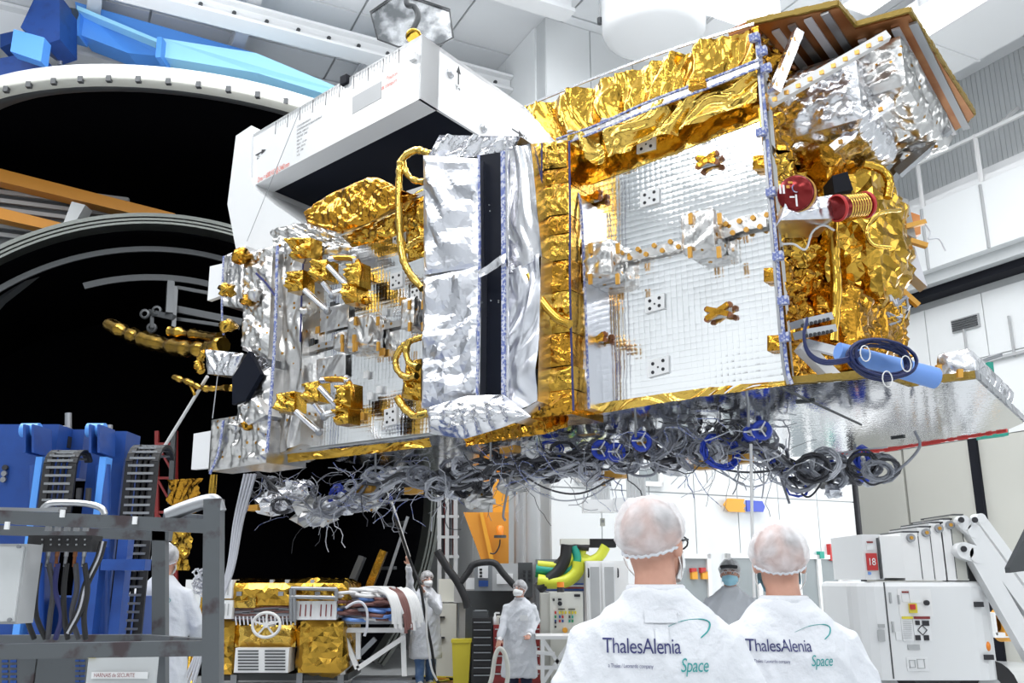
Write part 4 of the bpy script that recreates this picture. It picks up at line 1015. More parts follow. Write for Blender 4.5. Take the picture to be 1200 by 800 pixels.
# grey wrapped end fitting and teal bag at the far right
b = B(); cbox(b, lambda x, y, z: S(x, y, z), (1.0, 6.7, 2.95), (1.22, 8.2, 3.12), .025, .06, 4, 341, edge=.05); b.build('wrapped_edge', 'silver_foil', SAT, recalc=False)
B().prism([at(1138, 424, 7.0), at(1164, 424, 7.0), at(1166, 446, 7.0), at(1150, 440, 7.0)], YA * .1).build('teal_pouch', 'teal', SAT)
B().prism([at(1150, 508, 9.2), at(1182, 497, 9.2), at(1182, 510, 9.2), at(1150, 514, 9.2)], YA * .1).build('teal_pouch', 'teal', SAT)
B().cyl(at(1136, 428, 6.6), at(1172, 416, 6.9), .02, 10).build('grey_rod', 'dull_steel', SAT)
for x, y in ((1101, 432), (1126, 437)):
    B().prism([at(x - 3, y - 5, 5.8), at(x + 3, y - 5, 5.8), at(x + 3, y + 5, 5.8), at(x - 3, y + 5, 5.8)], YA * .03).build('gold_tab', 'kapton', SAT)
for x0, y0, x1 in ((933, 472, 955), (1045, 514, 1060)):
    B().bar(sz(x0, y0, 2.872), sz(x1, y0 - 2, 2.872), .03, .012).build('hinge', 'dark_grey', SAT)

# ================================================================ CABLES UNDER THE DECK
rd = random.Random(77)
deck_u = lambda px: None
def coil(c, r, n, rc, m, sq=1.0, name='cable_coil'):
    b = B(); ax = Vector((rd.uniform(-.7, .7), rd.uniform(-1, -.3), rd.uniform(-.25, .25))).normalized(); x, y = frame_of(ax)
    P = []
    rr = r
    for i in range(n * 12):
        a = 2 * math.pi * i / 12
        if i % 12 == 0: rr = r * rd.uniform(.72, 1.1)
        P.append(c + x * math.cos(a) * rr + y * math.sin(a) * rr * sq + ax * rd.uniform(-.03, .03))
    b.tube(P, rc, 4); return b.build(name, m, SAT)
CM = ['cable_grey', 'cable_light', 'cable_grey', 'cable_dark', 'cable_grey', 'cable_light', 'cable_grey', 'cable_dark', 'cable_light', 'blue_reel']
LINE = [(300, 577), (340, 590), (380, 595), (430, 575), (480, 560), (530, 562), (580, 550), (640, 548), (700, 540), (760, 530), (820, 525), (880, 517), (930, 560), (985, 550), (1030, 546)]
def lz(px):
    for (x0, y0), (x1, y1) in zip(LINE, LINE[1:]):
        if x0 <= px <= x1: return y0 + (y1 - y0) * (px - x0) / (x1 - x0)
    return LINE[-1][1]
def vat(px): return 7.3 if px < 900 else 7.9
NC = 150
for k in range(NC):
    px = 300 + (k + rd.random()) * (740 / NC); py = lz(px) + rd.uniform(-20, 15) * (1 if px < 900 else .5)
    vv = vat(px) + rd.uniform(-.5, .4); c = sv(px, py, vv)
    coil(c, rd.uniform(.08, .16), rd.randint(4, 7), rd.choice([.007, .009, .012]), rd.choice(CM), rd.uniform(.6, 1))
for k, (x, y, r) in enumerate(((705, 527, .085), (722, 530, .08), (752, 517, .085), (893, 504, .075), (880, 507, .06), (625, 527, .08))):
    c = sv(x, y, 6.7 if k < 5 else 6.9); ax = Vector((rd.uniform(-.6, .6), -1, .1)).normalized()
    o = B().lathe(c, ax, [(r * .55, -.03), (r, -.03), (r, .03), (r * .55, .03), (r * .55, -.03)], 24).build('tape_reel', 'blue_reel' if k < 5 else 'label_white', SAT, label='royal blue tape reel' if k < 5 else 'white tape reel')
    for j in range(3):
        a = j * 2.1; B().bar(c + ax * .035, c + ax * .035 + (frame_of(ax)[0] * math.cos(a) + frame_of(ax)[1] * math.sin(a)) * r * .9, .012, .006, up=ax).build('spoke', 'label_white', o)
# plastic and foil bags tied into the looms
for k, (x, y, s_) in enumerate(((320, 590, .16), (370, 600, .2), (405, 590, .14), (345, 575, .15), (560, 585, .12), (545, 560, .12), (700, 560, .12), (735, 542, .1), (530, 575, .1), (460, 560, .14), (960, 562, .09), (976, 575, .07), (790, 545, .1), (600, 570, .11), (665, 548, .1), (850, 532, .1), (430, 590, .1))):
    c = sv(x, y, 7.1 if x < 900 else 7.8); b = B(); b.ball(c, s_ * 1.3, s_, s_ * .8, 12, 8); r2 = random.Random(k * 3)
    b.v = [v + (v - c) * r2.uniform(-.4, .3) for v in b.v]; b.sm = [False] * len(b.sm); b.build('foil_bag', ['silver_foil', 'silver_foil_dots', 'silver_film'][k % 3], SAT)
for k, (x, y) in enumerate(((425, 577), (432, 572), (485, 575), (722, 556), (756, 523), (828, 545), (868, 538), (118 + 480, 527), (300, 595), (690, 505))):
    c = sv(x, y, 7.0); o = B().box(c, SU * .09, SV * .05, UP * .035).build('gold_tag', 'kapton', SAT)
# loose strands: hundreds of thin wires, joined
b = B()
for k in range(300):
    px = rd.uniform(300, 925); py = lz(px) + rd.uniform(-38, 22); vv = vat(px) + rd.uniform(-.9, .3)
    p = sv(px, py, vv); P = [p]; d = Vector((rd.uniform(-1, 1), rd.uniform(-.4, .4), rd.uniform(-.5, .3)))
    for i in range(7):
        d = (d + Vector((rd.uniform(-1, 1), rd.uniform(-.5, .5), rd.uniform(-1, .9))) * .7).normalized(); q = P[-1] + d * .07
        q.z = min(q.z, 2.85); P.append(q)
    b.tube(P, rd.choice([.002, .003, .005]), 4, mi=k % 4)
tag(b.build('loose_wires', ['cable_light', 'cable_grey', 'cable_dark', 'tape_blue'], SAT), kind='stuff')
# long harness runs
for k in range(34):
    x0 = 300 + k * 18 + rd.uniform(-8, 8); P = []
    for i in range(6): x = x0 + i * 26; P.append(sv(x, lz(x) + rd.uniform(-16, 12), vat(x) - .3 + rd.uniform(-.15, .1)))
    B().tube(curve(P, 5), rd.choice([.01, .014, .02]), 5).build('harness_cable', rd.choice(['cable_grey', 'cable_light', 'cable_dark']), SAT)
for k, pts in enumerate((((600, 548), (640, 572), (680, 578), (720, 560)), ((598, 560), (650, 585), (690, 582), (716, 566)), ((735, 535), (740, 555), (765, 556), (772, 540)), ((830, 545), (860, 552), (890, 553), (920, 548)),
        ((840, 547), (870, 568), (895, 567), (905, 548)), ((900, 530), (912, 552), (920, 575), (925, 590)), ((905, 545), (925, 560), (945, 582), (960, 570), (965, 555)), ((900, 548), (935, 545), (960, 535), (1000, 528), (1040, 524)),
        ((1040, 560), (1065, 540), (1078, 522), (1072, 505)), ((1010, 560), (1022, 568), (1040, 562)), ((893, 500), (895, 560), (893, 584)), ((478, 585), (450, 588), (425, 598), (412, 600)),
        ((575, 490), (600, 500), (640, 530), (655, 545)), ((690, 480), (720, 500), (735, 520), (770, 528)), ((610, 545), (600, 555), (590, 600), (592, 610)))):
    vv = 6.9 if pts[0][0] < 890 else 7.6
    B().tube(curve([sv(x, y, vv) for x, y in pts], 7), [.009, .007, .012][k % 3], 5).build('hanging_cable', ['cable_dark', 'cable_light', 'cable_grey'][k % 3], SAT)
for x, y0, y1, v in ((745, 470, 512, 6.5), (877, 455, 500, 6.5), (1002, 520, 545, 7.9), (935, 540, 560, 7.8), (440, 530, 560, 6.8), (575, 470, 540, 6.4)):
    B().cyl(sv(x, y0, v), sv(x, y1, v), .012, 6).build('hanger_rod', 'dull_steel', SAT)
# white lead hanging in front of the white wall
P = [sv(880, 520, 6.6), sv(881, 590, 6.6), sv(882, 640, 6.6), sv(884, 700, 6.6)]
B().tube(P, .012, 6).build('dangling_lead', 'cable_white', SAT)
# silver and gold braids falling to the left
for k in range(4):
    P = curve([sv(287 + k * 4, 555, 6.6), sv(275 + k * 3, 610, 6.6), sv(266 + k * 2, 670, 6.6), sv(245 + k, 730, 6.5), sv(215 + k * 4, 800, 6.4)], 8)
    B().tube(P, .018, 7).build('silver_braid', 'cable_light', SAT)
for k in range(2):
    P = curve([sv(249 + k * 3, 556, 6.7), sv(242 + k * 3, 640, 6.7), sv(238 + k * 4, 700, 6.6), sv(225 + k * 6, 760, 6.5), sv(218 + k * 6, 805, 6.4)], 8)
    B().tube(P, [.028 * (1 + .2 * math.sin(i)) for i in range(len(P))], 7).build('gold_braid', 'gold_foil', SAT)
b = B()
for k in range(16):
    c = sv(235 + rd.uniform(-5, 9), 686 + rd.uniform(-16, 12), 6.4); coil(c, .05, 2, .008, 'cable_light', name='tied_lead')
patch('gold_strap', [(196, 562), (236, 560), (228, 600), (200, 640)], 7.6, 'gold_foil_deep', .06, .05, 3, 350); patch('gold_strap', [(202, 600), (228, 600), (220, 668), (200, 668)], 7.5, 'gold_foil', .06, .05, 3, 351)

# ================================================================ COUNTERWEIGHT CASE
CW = thing('counterweight_case', S(7, 7.4, 6.2), 'long white counterweight case with printed scale above the satellite', 'case')
CO = S(5.47, 5.94, 0); CU = (SU * math.cos(R(6.5)) + SV * math.sin(R(6.5))); CN = CU.cross(UP).normalized()
if CN.dot(SV) < 0: CN = -CN
def Cf(a, c, z): return CO + CU * a + SV * c + UP * z
def cv(px, py): return hit(px, py, CN, CO.dot(CN))       # on the long printed face
ZB, ZT, LC_ = 6.2, 6.92, 3.15
b = B()
for lo, hi in (((0, 0, ZB), (LC_, .27, ZT)), ((0, 0, ZB), (.03, 2.5, ZT)), ((0, 2.3, ZB), (LC_, 2.5, ZT)), ((0, 0, ZT - .05), (LC_, 2.5, ZT))): b.span(Cf, lo, hi)
b.build('casing', 'white_gloss', CW)
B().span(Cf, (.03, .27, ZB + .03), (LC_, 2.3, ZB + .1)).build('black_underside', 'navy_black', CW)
hood = [cv(*q) for q in ((297, 148), (279, 160), (269, 240), (279, 292), (335, 300), (356, 262), (324, 240), (302, 222), (296, 209))]
b = B(); b.prism([p - CN * .03 for p in hood], SV * 2.0); b.build('end_hood', 'white_gloss', CW)
def ctext(s, px, py, size, m, sq=1.0): text(s, cv(px, py), -CU, UP, size, m, CW, squeeze=sq, off=.004)
def csize(u0, z0): pass
ctext('Dmu = 6000 KG @ 2460 mm', 302, 214, .095, 'red_print', .62)
ctext('Position', 453, 95, .075, 'red_print', .8); ctext('de transport', 447, 106, .075, 'red_print', .72)
ctext('Z-', 301, 187, .08, 'ink')
LN = ['COUNTERWEIGHT', 'CONTREPOIDS DE BASCULEMENT', 'MASSE : 6000 KG', 'COURSE : 2460', 'REP : 01', 'MAXI : 125 kN', 'MINI : 20 kN', 'HT : 1200', 'N 01']
for k, s_ in enumerate(LN): ctext(s_, 348, 150 + k * 4.2, .034, 'ink')
q = [cv(x, y) - CN * .004 for x, y in ((413, 114), (447, 95), (447, 115), (413, 134))]; B().prism(q, CN * .004).build('name_plate', 'plastic_grey', CW)
for k in range(46):
    t_ = .35 + k * .05; L = .16 if k % 5 == 0 else .09
    B().span(Cf, (t_, -.004, ZT - .02 - L), (t_ + .007, 0, ZT - .02)).build('scale_mark', 'ink' if k % 5 == 0 else 'plastic_grey', CW)
U0 = 5.47; V0 = 5.94
def arrow(p, d, L, w_, n):
    s_ = n.cross(d).normalized(); p = Vector(p)
    b = B(); b.prism([p + s_ * w_ * .2, p + d * L * .6 + s_ * w_ * .2, p + d * L * .6 + s_ * w_, p + d * L, p + d * L * .6 - s_ * w_, p + d * L * .6 - s_ * w_ * .0 - s_ * w_ * .2, p - s_ * w_ * .2], n * .004); b.build('arrow', 'ink', CW)
arrow(cv(300, 182) - CN * .004, -CU, .22, .03, -CN)
arrow(su(537, 99, U0), UP, .22, .035, -SU); arrow(su(600, 151, U0), SV, .22, .035, -SU)
text('Y+', su(533, 104, U0), SV, UP, .08, 'ink', CW); text('Z+', su(612, 162, U0), SV, UP, .08, 'ink', CW)
for (x, y) in ((527, 86), (566, 150)):
    c = su(x, y, U0); B().lathe(c, -SU, [(.05, 0), (.05, .02), (.02, .035), (0, .035)], 16).build('lifting_boss', 'steel', CW)
B().box(cv(406, 95) - SV * .02, SU * .05, SV * .03, UP * .05).build('latch', 'black_matte', CW)
B().box(cv(486, 68) - SV * .02, SU * .04, SV * .03, UP * .04).build('hinge', 'white_paint', CW)
B().cyl(cv(355, 132) - SV * .05, cv(296, 285) - SV * .08, .004, 5).build('guy_wire', 'dull_steel', CW)
# hexagonal mirror plate above it
hx = thing('hexagonal_mirror', at(482, 25, 9.2), 'polished hexagonal metal plate with a gold piece standing for a reflection, above the case', 'mirror')
HXP = ((434, 14), (465, -8), (492, -1), (527, 11), (531, 44), (516, 52), (467, 55), (443, 46))
B().prism([at(x, y, 9.2) for x, y in HXP], YA * .04 + UP * .01).build('plate', 'painted_reflection_metal', hx)
B().tube([at(x, y, 9.18) for x, y in HXP], .012, 5, closed=True).build('rim', 'dark_grey', hx)
c = at(484, 38, 8.95); B().lathe(c, Vector((.1, -.4, -.6)), [(.03, 0), (.05, .04), (.09, .1), (.08, .12), (0, .1)], 16).build('gold_reflection', 'gold_foil', hx)  # gold shape added in place of a reflection in the plate
P = curve([at(x, y, 8.95) for x, y in ((484, 34), (490, 20), (486, 8), (478, 6), (476, -2))], 6); B().tube(P, .035, 8).build('hose', 'rib_grey', hx)
# ================================================================ BOOM LIFT, RIGHT
Yb = 11.2
BL = thing('boom_lift', at(1095, 800, Yb).xy.to_3d(), 'white articulated boom lift with red 18 sign, parked at the right', 'boom lift')
def px_box(x0, y0, x1, y1, Y, D, sk=0):
    """box whose front face is the photo rectangle at depth Y, real depth D"""
    p0, p1 = at(x0, y1, Y), at(x1, y0, Y); ym = (y0 + y1) / 2; p0.x = at(x0, ym, Y).x; p1.x = at(x1, ym, Y).x
    return [(p0.x, Y, p0.z), (p1.x, Y + sk, p0.z), (p1.x, Y + sk, p1.z), (p0.x, Y, p1.z)], YA * D
def pbox(x0, y0, x1, y1, Y, D, name, m, parent=None, sk=0, bev=0, **kw):
    q, d = px_box(x0, y0, x1, y1, Y, D, sk); b = B(); b.prism(q, d)
    return b.build(name, m, parent, **kw)
def rbox(x0, z0, x1, z1, Y, D, r, b, seg=5):
    """box with rounded vertical corners seen from above"""
    P = []
    for cx, cy, a0 in ((x1 - r, Y + D - r, 0), (x0 + r, Y + D - r, 90), (x0 + r, Y + r, 180), (x1 - r, Y + r, 270)):
        for k in range(seg + 1): a = R(a0 + 90 * k / seg); P.append((cx + r * math.cos(a), cy + r * math.sin(a)))
    n = len(P); vs = []; g = .06
    for z, s in ((z0, 0), (z1 - g, 0), (z1 - g * .3, .02), (z1, .06)):
        for x, y in P:
            mx, my = (x0 + x1) / 2, Y + D / 2; vs.append((mx + (x - mx) * (1 - s), my + (y - my) * (1 - s), z))
    fs = [(j * n + i, j * n + (i + 1) % n, (j + 1) * n + (i + 1) % n, (j + 1) * n + i) for j in range(3) for i in range(n)] + [tuple(range(n))[::-1], tuple(range(3 * n, 4 * n))]
    return b.add(vs, fs)
p0, p1 = at(1013, 797, Yb), at(1168, 681, Yb)
b = B(); rbox(p0.x, p0.z, p1.x, p1.z, Yb, 1.5, .32, b); b.build('body_cover', 'white_gloss', BL)
b = B(); rbox(p0.x + .2, .35, p1.x + .1, p0.z + .02, Yb + .1, 1.3, .2, b); b.build('chassis', 'dark_grey', BL)
for x, y in ((.3, .1), (1.5, .1), (.3, 1.3), (1.5, 1.3)):
    c = Vector((p0.x + x, Yb + y, .35)); o = B().cyl(c, c + YA * .28, .35, 24).build('wheel', 'rubber', BL); B().cyl(c - YA * .01, c + YA * .02, .16, 16).build('hub', 'plastic_grey', o)
f = Yb - .006
pbox(1041, 682, 1042.5, 795, f, .01, 'panel_gap', 'dark_grey', BL)
hatch = pbox(1053, 690, 1092, 722, f, .02, 'control_hatch', 'white_paint', BL)
pbox(1057, 693, 1065, 705, f - .01, .01, 'warning_label', 'label_white', BL); pbox(1066, 691, 1078, 706, f - .01, .01, 'warning_label', 'label_white', BL)
pbox(1057, 692.5, 1065, 694.5, f - .02, .01, 'red_stripe', 'dark_red', BL)
s_ = pbox(1066, 707, 1075, 718, f - .03, .03, 'isolator_switch', 'yellow_bin', BL); pbox(1067, 708, 1073, 714, f - .05, .02, 'handle', 'red', s_)
c = at(1085, 706, f); B().cyl(c, c - YA * .04, .03, 14).build('lock_knob', 'ink', BL)
pbox(1057, 722, 1070, 751, f - .005, .01, 'warning_label', 'label_white', BL); pbox(1071, 722, 1091, 751, f - .005, .01, 'warning_label', 'label_white', BL)
pbox(1057, 722, 1070, 725, f - .015, .01, 'yellow_stripe', 'yellow_bin', BL); pbox(1071, 722, 1090, 725, f - .015, .01, 'red_stripe', 'dark_red', BL)
for x0, y0, x1, y1 in ((1073, 727, 1078, 732), (1081, 727, 1089, 733), (1073, 744, 1079, 750), (1083, 744, 1089, 750)): pbox(x0, y0, x1, y1, f - .015, .01, 'pictogram', 'ink', BL)
c = at(1081, 738, f - .012)
for a in range(4):
    d0 = Vector((math.cos(a * 1.5708), 0, math.sin(a * 1.5708))) * .055; d1 = Vector((math.cos(a * 1.5708 + 1.5708), 0, math.sin(a * 1.5708 + 1.5708))) * .055
    B().bar(c + d0, c + d1, .008, .006, up=YA).build('pictogram', 'ink', BL)
for k in range(9): B().bar(at(1058.5, 728 + k * 2.4, f - .012), at(1068.5, 728 + k * 2.4, f - .012), .004, .004).build('printed_line', 'plastic_grey', BL)
pbox(1050, 740, 1056, 750, f - .005, .01, 'warning_label', 'label_white', BL)
pbox(1064, 755, 1078, 761, f - .005, .01, 'data_plate', 'plastic_grey', BL); pbox(1063, 770, 1088, 786, f - .005, .01, 'diagram_label', 'label_white', BL)
for x0, y0, x1, y1 in ((1066, 773, 1073, 782), (1075, 772, 1084, 783)): 
    for e in ((x0, y0, x1, y0 + .7), (x0, y1 - .7, x1, y1), (x0, y0, x0 + .7, y1), (x1 - .7, y0, x1, y1)): pbox(*e, f - .012, .008, 'diagram_line', 'plastic_grey', BL)
for x, y, w_, h_ in ((1043, 694, 2, 7), (1046, 728, 2, 7), (1053, 697, 1.5, 6)): pbox(x, y, x + w_, y + h_ * 1.8, f - .02, .03, 'hatch_hinge', 'plastic_grey', BL)
for y in (731, 738): pbox(1029, y, 1037, y + (4 if y < 735 else 13), f - .003, .01, 'air_slot', 'plastic_grey', BL)
pbox(1143, 705, 1153, 711, f - .03, .05, 'marker_block', 'ink', BL); pbox(1155, 767, 1165, 773, f - .03, .05, 'marker_block', 'ink', BL)
c = at(1156, 757, f + .06); B().ball(c, .05, .04, .065, 14, 10).build('amber_reflector', 'amber', BL)
# turret: counterweight cabinet and the nested boom plates
pbox(1012, 626, 1034, 679, Yb + .05, 1.1, 'counterweight', 'white_gloss', BL)
pbox(1033, 628, 1058, 677, Yb + .02, 1.0, 'battery_cover', 'white_paint', BL)
pbox(1030.5, 630, 1032, 678, Yb + .01, .05, 'panel_gap', 'dark_grey', BL)
r18 = pbox(1016, 648, 1028.5, 668, Yb + .03, .02, 'number_plate', 'red', BL, label='red plate numbered 18')
p = at(1017.3, 662, Yb + .025); text('18', p, Vector((1, 0, 0)), UP, .12, 'label_white', r18, squeeze=.85)
pbox(1016, 635, 1023, 644, Yb + .03, .02, 'warning_label', 'label_white', BL); pbox(1016, 634, 1023, 636, Yb + .02, .02, 'red_stripe', 'dark_red', BL)
pbox(1018, 670, 1021, 673, Yb + .03, .02, 'blue_sticker', 'blue_tube', BL)
for k, (x0, y0, x1) in enumerate(((1058, 624, 1079), (1078, 618, 1093), (1092, 613, 1107), (1105, 609, 1118), (1117, 604, 1131))):
    Yk = Yb + .02 + k * .0
    o = pbox(x0, y0, x1, 680, Yk, .9 - k * .05, 'boom_section', 'white_paint' if k < 4 else 'door_grey', BL)
    pbox(x0 - .5, y0 - 2, x1 - 2, y0, Yk, .9, 'top_plate', 'dark_grey', o); pbox(x1 - .8, y0 + 4, x1, 678, Yk - .004, .01, 'edge_gap', 'dark_grey', o)
    if k < 4:
        c = at((x0 + x1) / 2 - 2 + k, y0 + 6, Yk); q = B().cyl(c, c - YA * .04, .05, 16).build('pivot_pin', 'dull_steel', o); B().cyl(c - YA * .041, c - YA * .05, .022, 10).build('bolt', 'kapton', q)
pbox(1125, 650, 1150, 681, Yb + .15, .5, 'turret_block', 'dark_grey', BL)
def arm(pts, wd, Y, name, m='white_gloss', D=.16, parent=BL):
    b = B()
    for (x0, y0), (x1, y1) in zip(pts, pts[1:]):
        p, q = at(x0, y0, Y), at(x1, y1, Y); d = (q - p).normalized(); n = Vector((-d.z, 0, d.x)) * (wd / 2)
        b.prism([p + n, q + n, q - n, p - n], YA * D)
    for x, y in pts: c = at(x, y, Y) - YA * .008; b.cyl(c, c + YA * (D + .016), wd / 2, 20)
    return b.build(name, m, parent)
a1 = arm([(1130, 612), (1142, 622), (1210, 716)], .17, Yb - .08, 'boom_arm')
a2 = arm([(1150, 607), (1225, 708)], .12, Yb + .25, 'boom_arm')
a3 = arm([(1131, 645), (1146, 650), (1215, 770)], .2, Yb - .12, 'lower_arm')
arm([(1132, 640), (1148, 646), (1158, 666)], .05, Yb - .02, 'hydraulic_hose', 'rubber', .05)
B().cyl(at(1150, 660, Yb + .05), at(1200, 742, Yb + .05), .06, 14).build('lift_cylinder', 'dark_grey', BL)
for x, y in ((1126, 609), (1129, 643), (1142, 609)): c = at(x, y, Yb - .13); B().cyl(c, c - YA * .02, .035, 14).build('pivot_pin', 'ink', BL)
o = B().prism([at(1199, 633, 5), at(1183, 665, 5), at(1184, 671, 5), at(1215, 667, 5), at(1215, 600, 5)], YA * .05).build('tablet_screen', 'dark_grey'); tag(o, 'dark flat screen jutting in at the right edge', 'screen')
# hose reels on the floor far right
t = thing('hose_reel', at(1179, 745, 15.5), 'white framed reel of orange-yellow hose on the floor at the right edge', 'reel')
c = at(1178, 732, 15.5)
for k in range(2): q = c + Vector((k * .2 - .12, 0, 0)); B().lathe(q, Vector((1, 0, 0)), [(.1, 0), (.26, 0), (.26, .16), (.1, .16)], 20).build('hose_drum', 'yellow_orange', t)
pbox(1166, 741, 1192, 747, 15.3, .5, 'base', 'white_paint', t); pbox(1168, 718, 1190, 721, 15.3, .5, 'top_bar', 'white_paint', t); pbox(1166, 718, 1168, 744, 15.3, .5, 'side_plate', 'white_paint', t)

# ================================================================ LIFTING BASKET, FRONT LEFT
CG = thing('work_platform', Vector((-1.9, 3.9, 1.1)), 'worn grey steel basket of a work platform at the lower left', 'platform')
Yc = 3.5
def rail(x0, y0, x1, y1, Y, w_, D, name, m='cage_grey', parent=CG, Y1=None):
    Y1 = Y if Y1 is None else Y1; p, q = at(x0, y0, Y), at(x1, y1, Y1)
    return B().bar(p, q, D, w_ * Y / F).build(name, m, parent)
rail(-60, 603, 252, 617, Yc, 15, .05, 'top_rail'); rail(-60, 619, 200, 628, Yc + .9, 11, .05, 'top_rail')
rail(251, 585, 249, 840, Yc, 19, .06, 'corner_post'); o = rail(188, 620, 188, 840, Yc + .9, 15, .05, 'rear_post')
rail(-60, 764, 243, 759, Yc, 16, .05, 'middle_rail'); rail(-60, 749, 190, 748, Yc + .9, 9, .05, 'middle_rail')
rail(170, 747, 244, 753, Yc + .9, 7, .04, 'side_rail', Y1=Yc); rail(196, 606, 250, 612, Yc + .9, 12, .04, 'side_rail', Y1=Yc)
P = curve([at(x, y, Yc) for x, y in ((196, 604), (215, 596), (240, 588), (252, 588), (257, 600))], 8); B().tube(P, .028, 12).build('bent_rail', 'dull_steel', CG)
P = curve([at(x, y, Yc + .2) for x, y in ((48, 600), (54, 592), (66, 589), (100, 590), (118, 595), (123, 603))], 8); B().tube(P, .013, 10).build('grab_handle', 'steel', CG)
rail(-20, 596, 70, 598, Yc + .1, 4, .03, 'steel_rod', 'steel'); 
for x, y in ((70, 600), (155, 608), (5, 614)): pbox(x, y - 3, x + 5, y + 6, Yc - .04, .01, 'white_clip', 'label_white', CG)
pbox(-60, 770, 38, 840, Yc + .3, .02, 'kick_plate', 'cage_grey', CG); pbox(40, 770, 98, 840, Yc + .3, .02, 'kick_plate', 'cage_grey', CG)
for r_ in range(6):
    for c_ in range(2): pbox(2 + c_ * 10, 773 + r_ * 6, 9 + c_ * 10, 776 + r_ * 6, Yc + .295, .006, 'louvre', 'blue_paint', CG); pbox(88 + c_ * 6, 773 + r_ * 6, 93 + c_ * 6, 775 + r_ * 6, Yc + .295, .006, 'louvre', 'blue_paint', CG)
sg = pbox(100, 768, 182, 840, Yc + .25, .01, 'safety_board', 'wall_grey', CG)
pl = pbox(107, 787, 173, 795, Yc + .24, .006, 'warning_strip', 'label_white', sg, label='white strip reading HARNAIS de SECURITE')
text('HARNAIS de SECURITE', at(110, 793, Yc + .235), Vector((1, 0, 0)), UP, .021, 'dark_red', sg, squeeze=.82)
pbox(103, 768, 112, 771, Yc + .24, .004, 'yellow_tag', 'yellow_bin', sg)
jb = pbox(-20, 637, 26, 731, Yc + .1, .12, 'junction_box', 'plastic_grey', CG); pbox(-16, 640, 22, 728, Yc + .09, .02, 'lid', 'wall_grey', jb)
for x, y in ((23, 640), (12, 726)): c = at(x, y, Yc + .08); B().cyl(c, c - YA * .01, .008, 8).build('screw', 'dull_steel', jb)
vb = pbox(32, 627, 107, 646, Yc + .25, .1, 'valve_block', 'rubber', CG)
for k in range(5): pbox(53 + k * 11, 614, 58 + k * 11, 622, Yc + .2, .02, 'solenoid_tab', 'dull_steel', vb)
for k in range(6):
    for j in range(2): c = at(50 + k * 10, 632 + j * 6, Yc + .25); B().cyl(c, c - YA * .005, .004, 6).build('cap_screw', 'steel', vb)
for k in range(7):
    x = 36 + k * 10.5; c = at(x, 646, Yc + .27); B().tube([c, c - UP * .02, c - UP * .02, c - UP * .06], [.009, .009, .007, .007], 8).build('hose_fitting', 'kapton_dark' if k % 2 else 'dull_steel', vb)
    P = curve([at(x + dx, y, Yc + .27 + dy) for dx, y, dy in ((0, 660, 0), (random.Random(k).uniform(-6, 6), 690, .03), (random.Random(k + 3).uniform(-8, 8), 720, .05), (random.Random(k + 5).uniform(-6, 10), 748, .1))], 8)
    B().tube(P, .011, 7).build('hydraulic_hose', ['rubber', 'rubber', 'cable_dark', 'navy_print', 'rubber', 'cable_dark', 'rubber'][k], CG)
for k in range(3):
    P = curve([at(x + k * 3, y, Yc + .3) for x, y in ((118, 634), (112, 655), (98, 685), (90, 715), (76, 742))], 8); B().tube(P, .006, 6).build('electric_cable', ['rubber', 'cable_light', 'rubber'][k], CG)

# ================================================================ BLUE TILT MACHINE
Ym = 6.2
BM = thing('tilting_machine', Vector((-3.2, 6.6, 0)), 'deep blue tilting machine with cable chains behind the basket', 'machine')
pbox(-60, 497, 50, 800, Ym + .3, .25, 'side_plate', 'blue_paint', BM); pbox(90, 505, 133, 790, Ym + .3, .25, 'side_plate', 'blue_paint', BM)
pbox(48, 503, 96, 560, Ym + .5, .2, 'cross_beam', 'blue_paint', BM); pbox(52, 511, 80, 524, Ym + .45, .05, 'cover_plate', 'rubber', BM)
pbox(-60, 700, 118, 1010, Ym + .6, 1.0, 'base_frame', 'blue_paint', BM)
for x in (34, 111):
    pbox(x - 9, 535, x - 1, 790, Ym + .05, .1, 'push_arm', 'crane_blue', BM)
    for s_ in (-7, 3): B().prism([at(x + s_, 497, Ym), at(x + s_ + 3, 497, Ym), at(x + s_ + 3, 530, Ym), at(x + s_, 530, Ym)], YA * .25).build('clevis_plate', 'blue_paint', BM)
    c = at(x - 8, 504, Ym + .1); B().cyl(c, c + Vector((.12, 0, 0)), .05, 16).build('clevis_pin', 'crane_blue', BM)
    B().cyl(at(x + 10, 545, Ym + .1), at(x + 8, 790, Ym + .1), .05, 14).build('hydraulic_ram', 'blue_paint', BM)
c = at(134, 517, Ym + .4); B().cyl(c, c + Vector((.09, 0, 0)), .05, 14).build('hydraulic_ram', 'crane_blue', BM); B().cyl(c + Vector((.09, 0, 0)), c + Vector((.11, 0, 0)), .06, 6).build('hex_nut', 'dull_steel', BM)
pbox(132, 530, 143, 560, Ym + .5, .1, 'bracket', 'crane_blue', BM)
pbox(118, 655, 170, 668, Ym - .2, .1, 'cross_beam', 'blue_paint', BM); pbox(90, 640, 110, 800, Ym - .2, .1, 'upright', 'blue_paint', BM); pbox(130, 620, 142, 800, Ym - .1, .1, 'upright', 'blue_paint', BM)
for x, y in ((7, 548), (6, 555), (5, 562)): c = at(x, y, Ym + .29); B().cyl(c, c - YA * .02, .02, 10).build('bolt', 'dull_steel' if y > 550 else 'ink', BM)
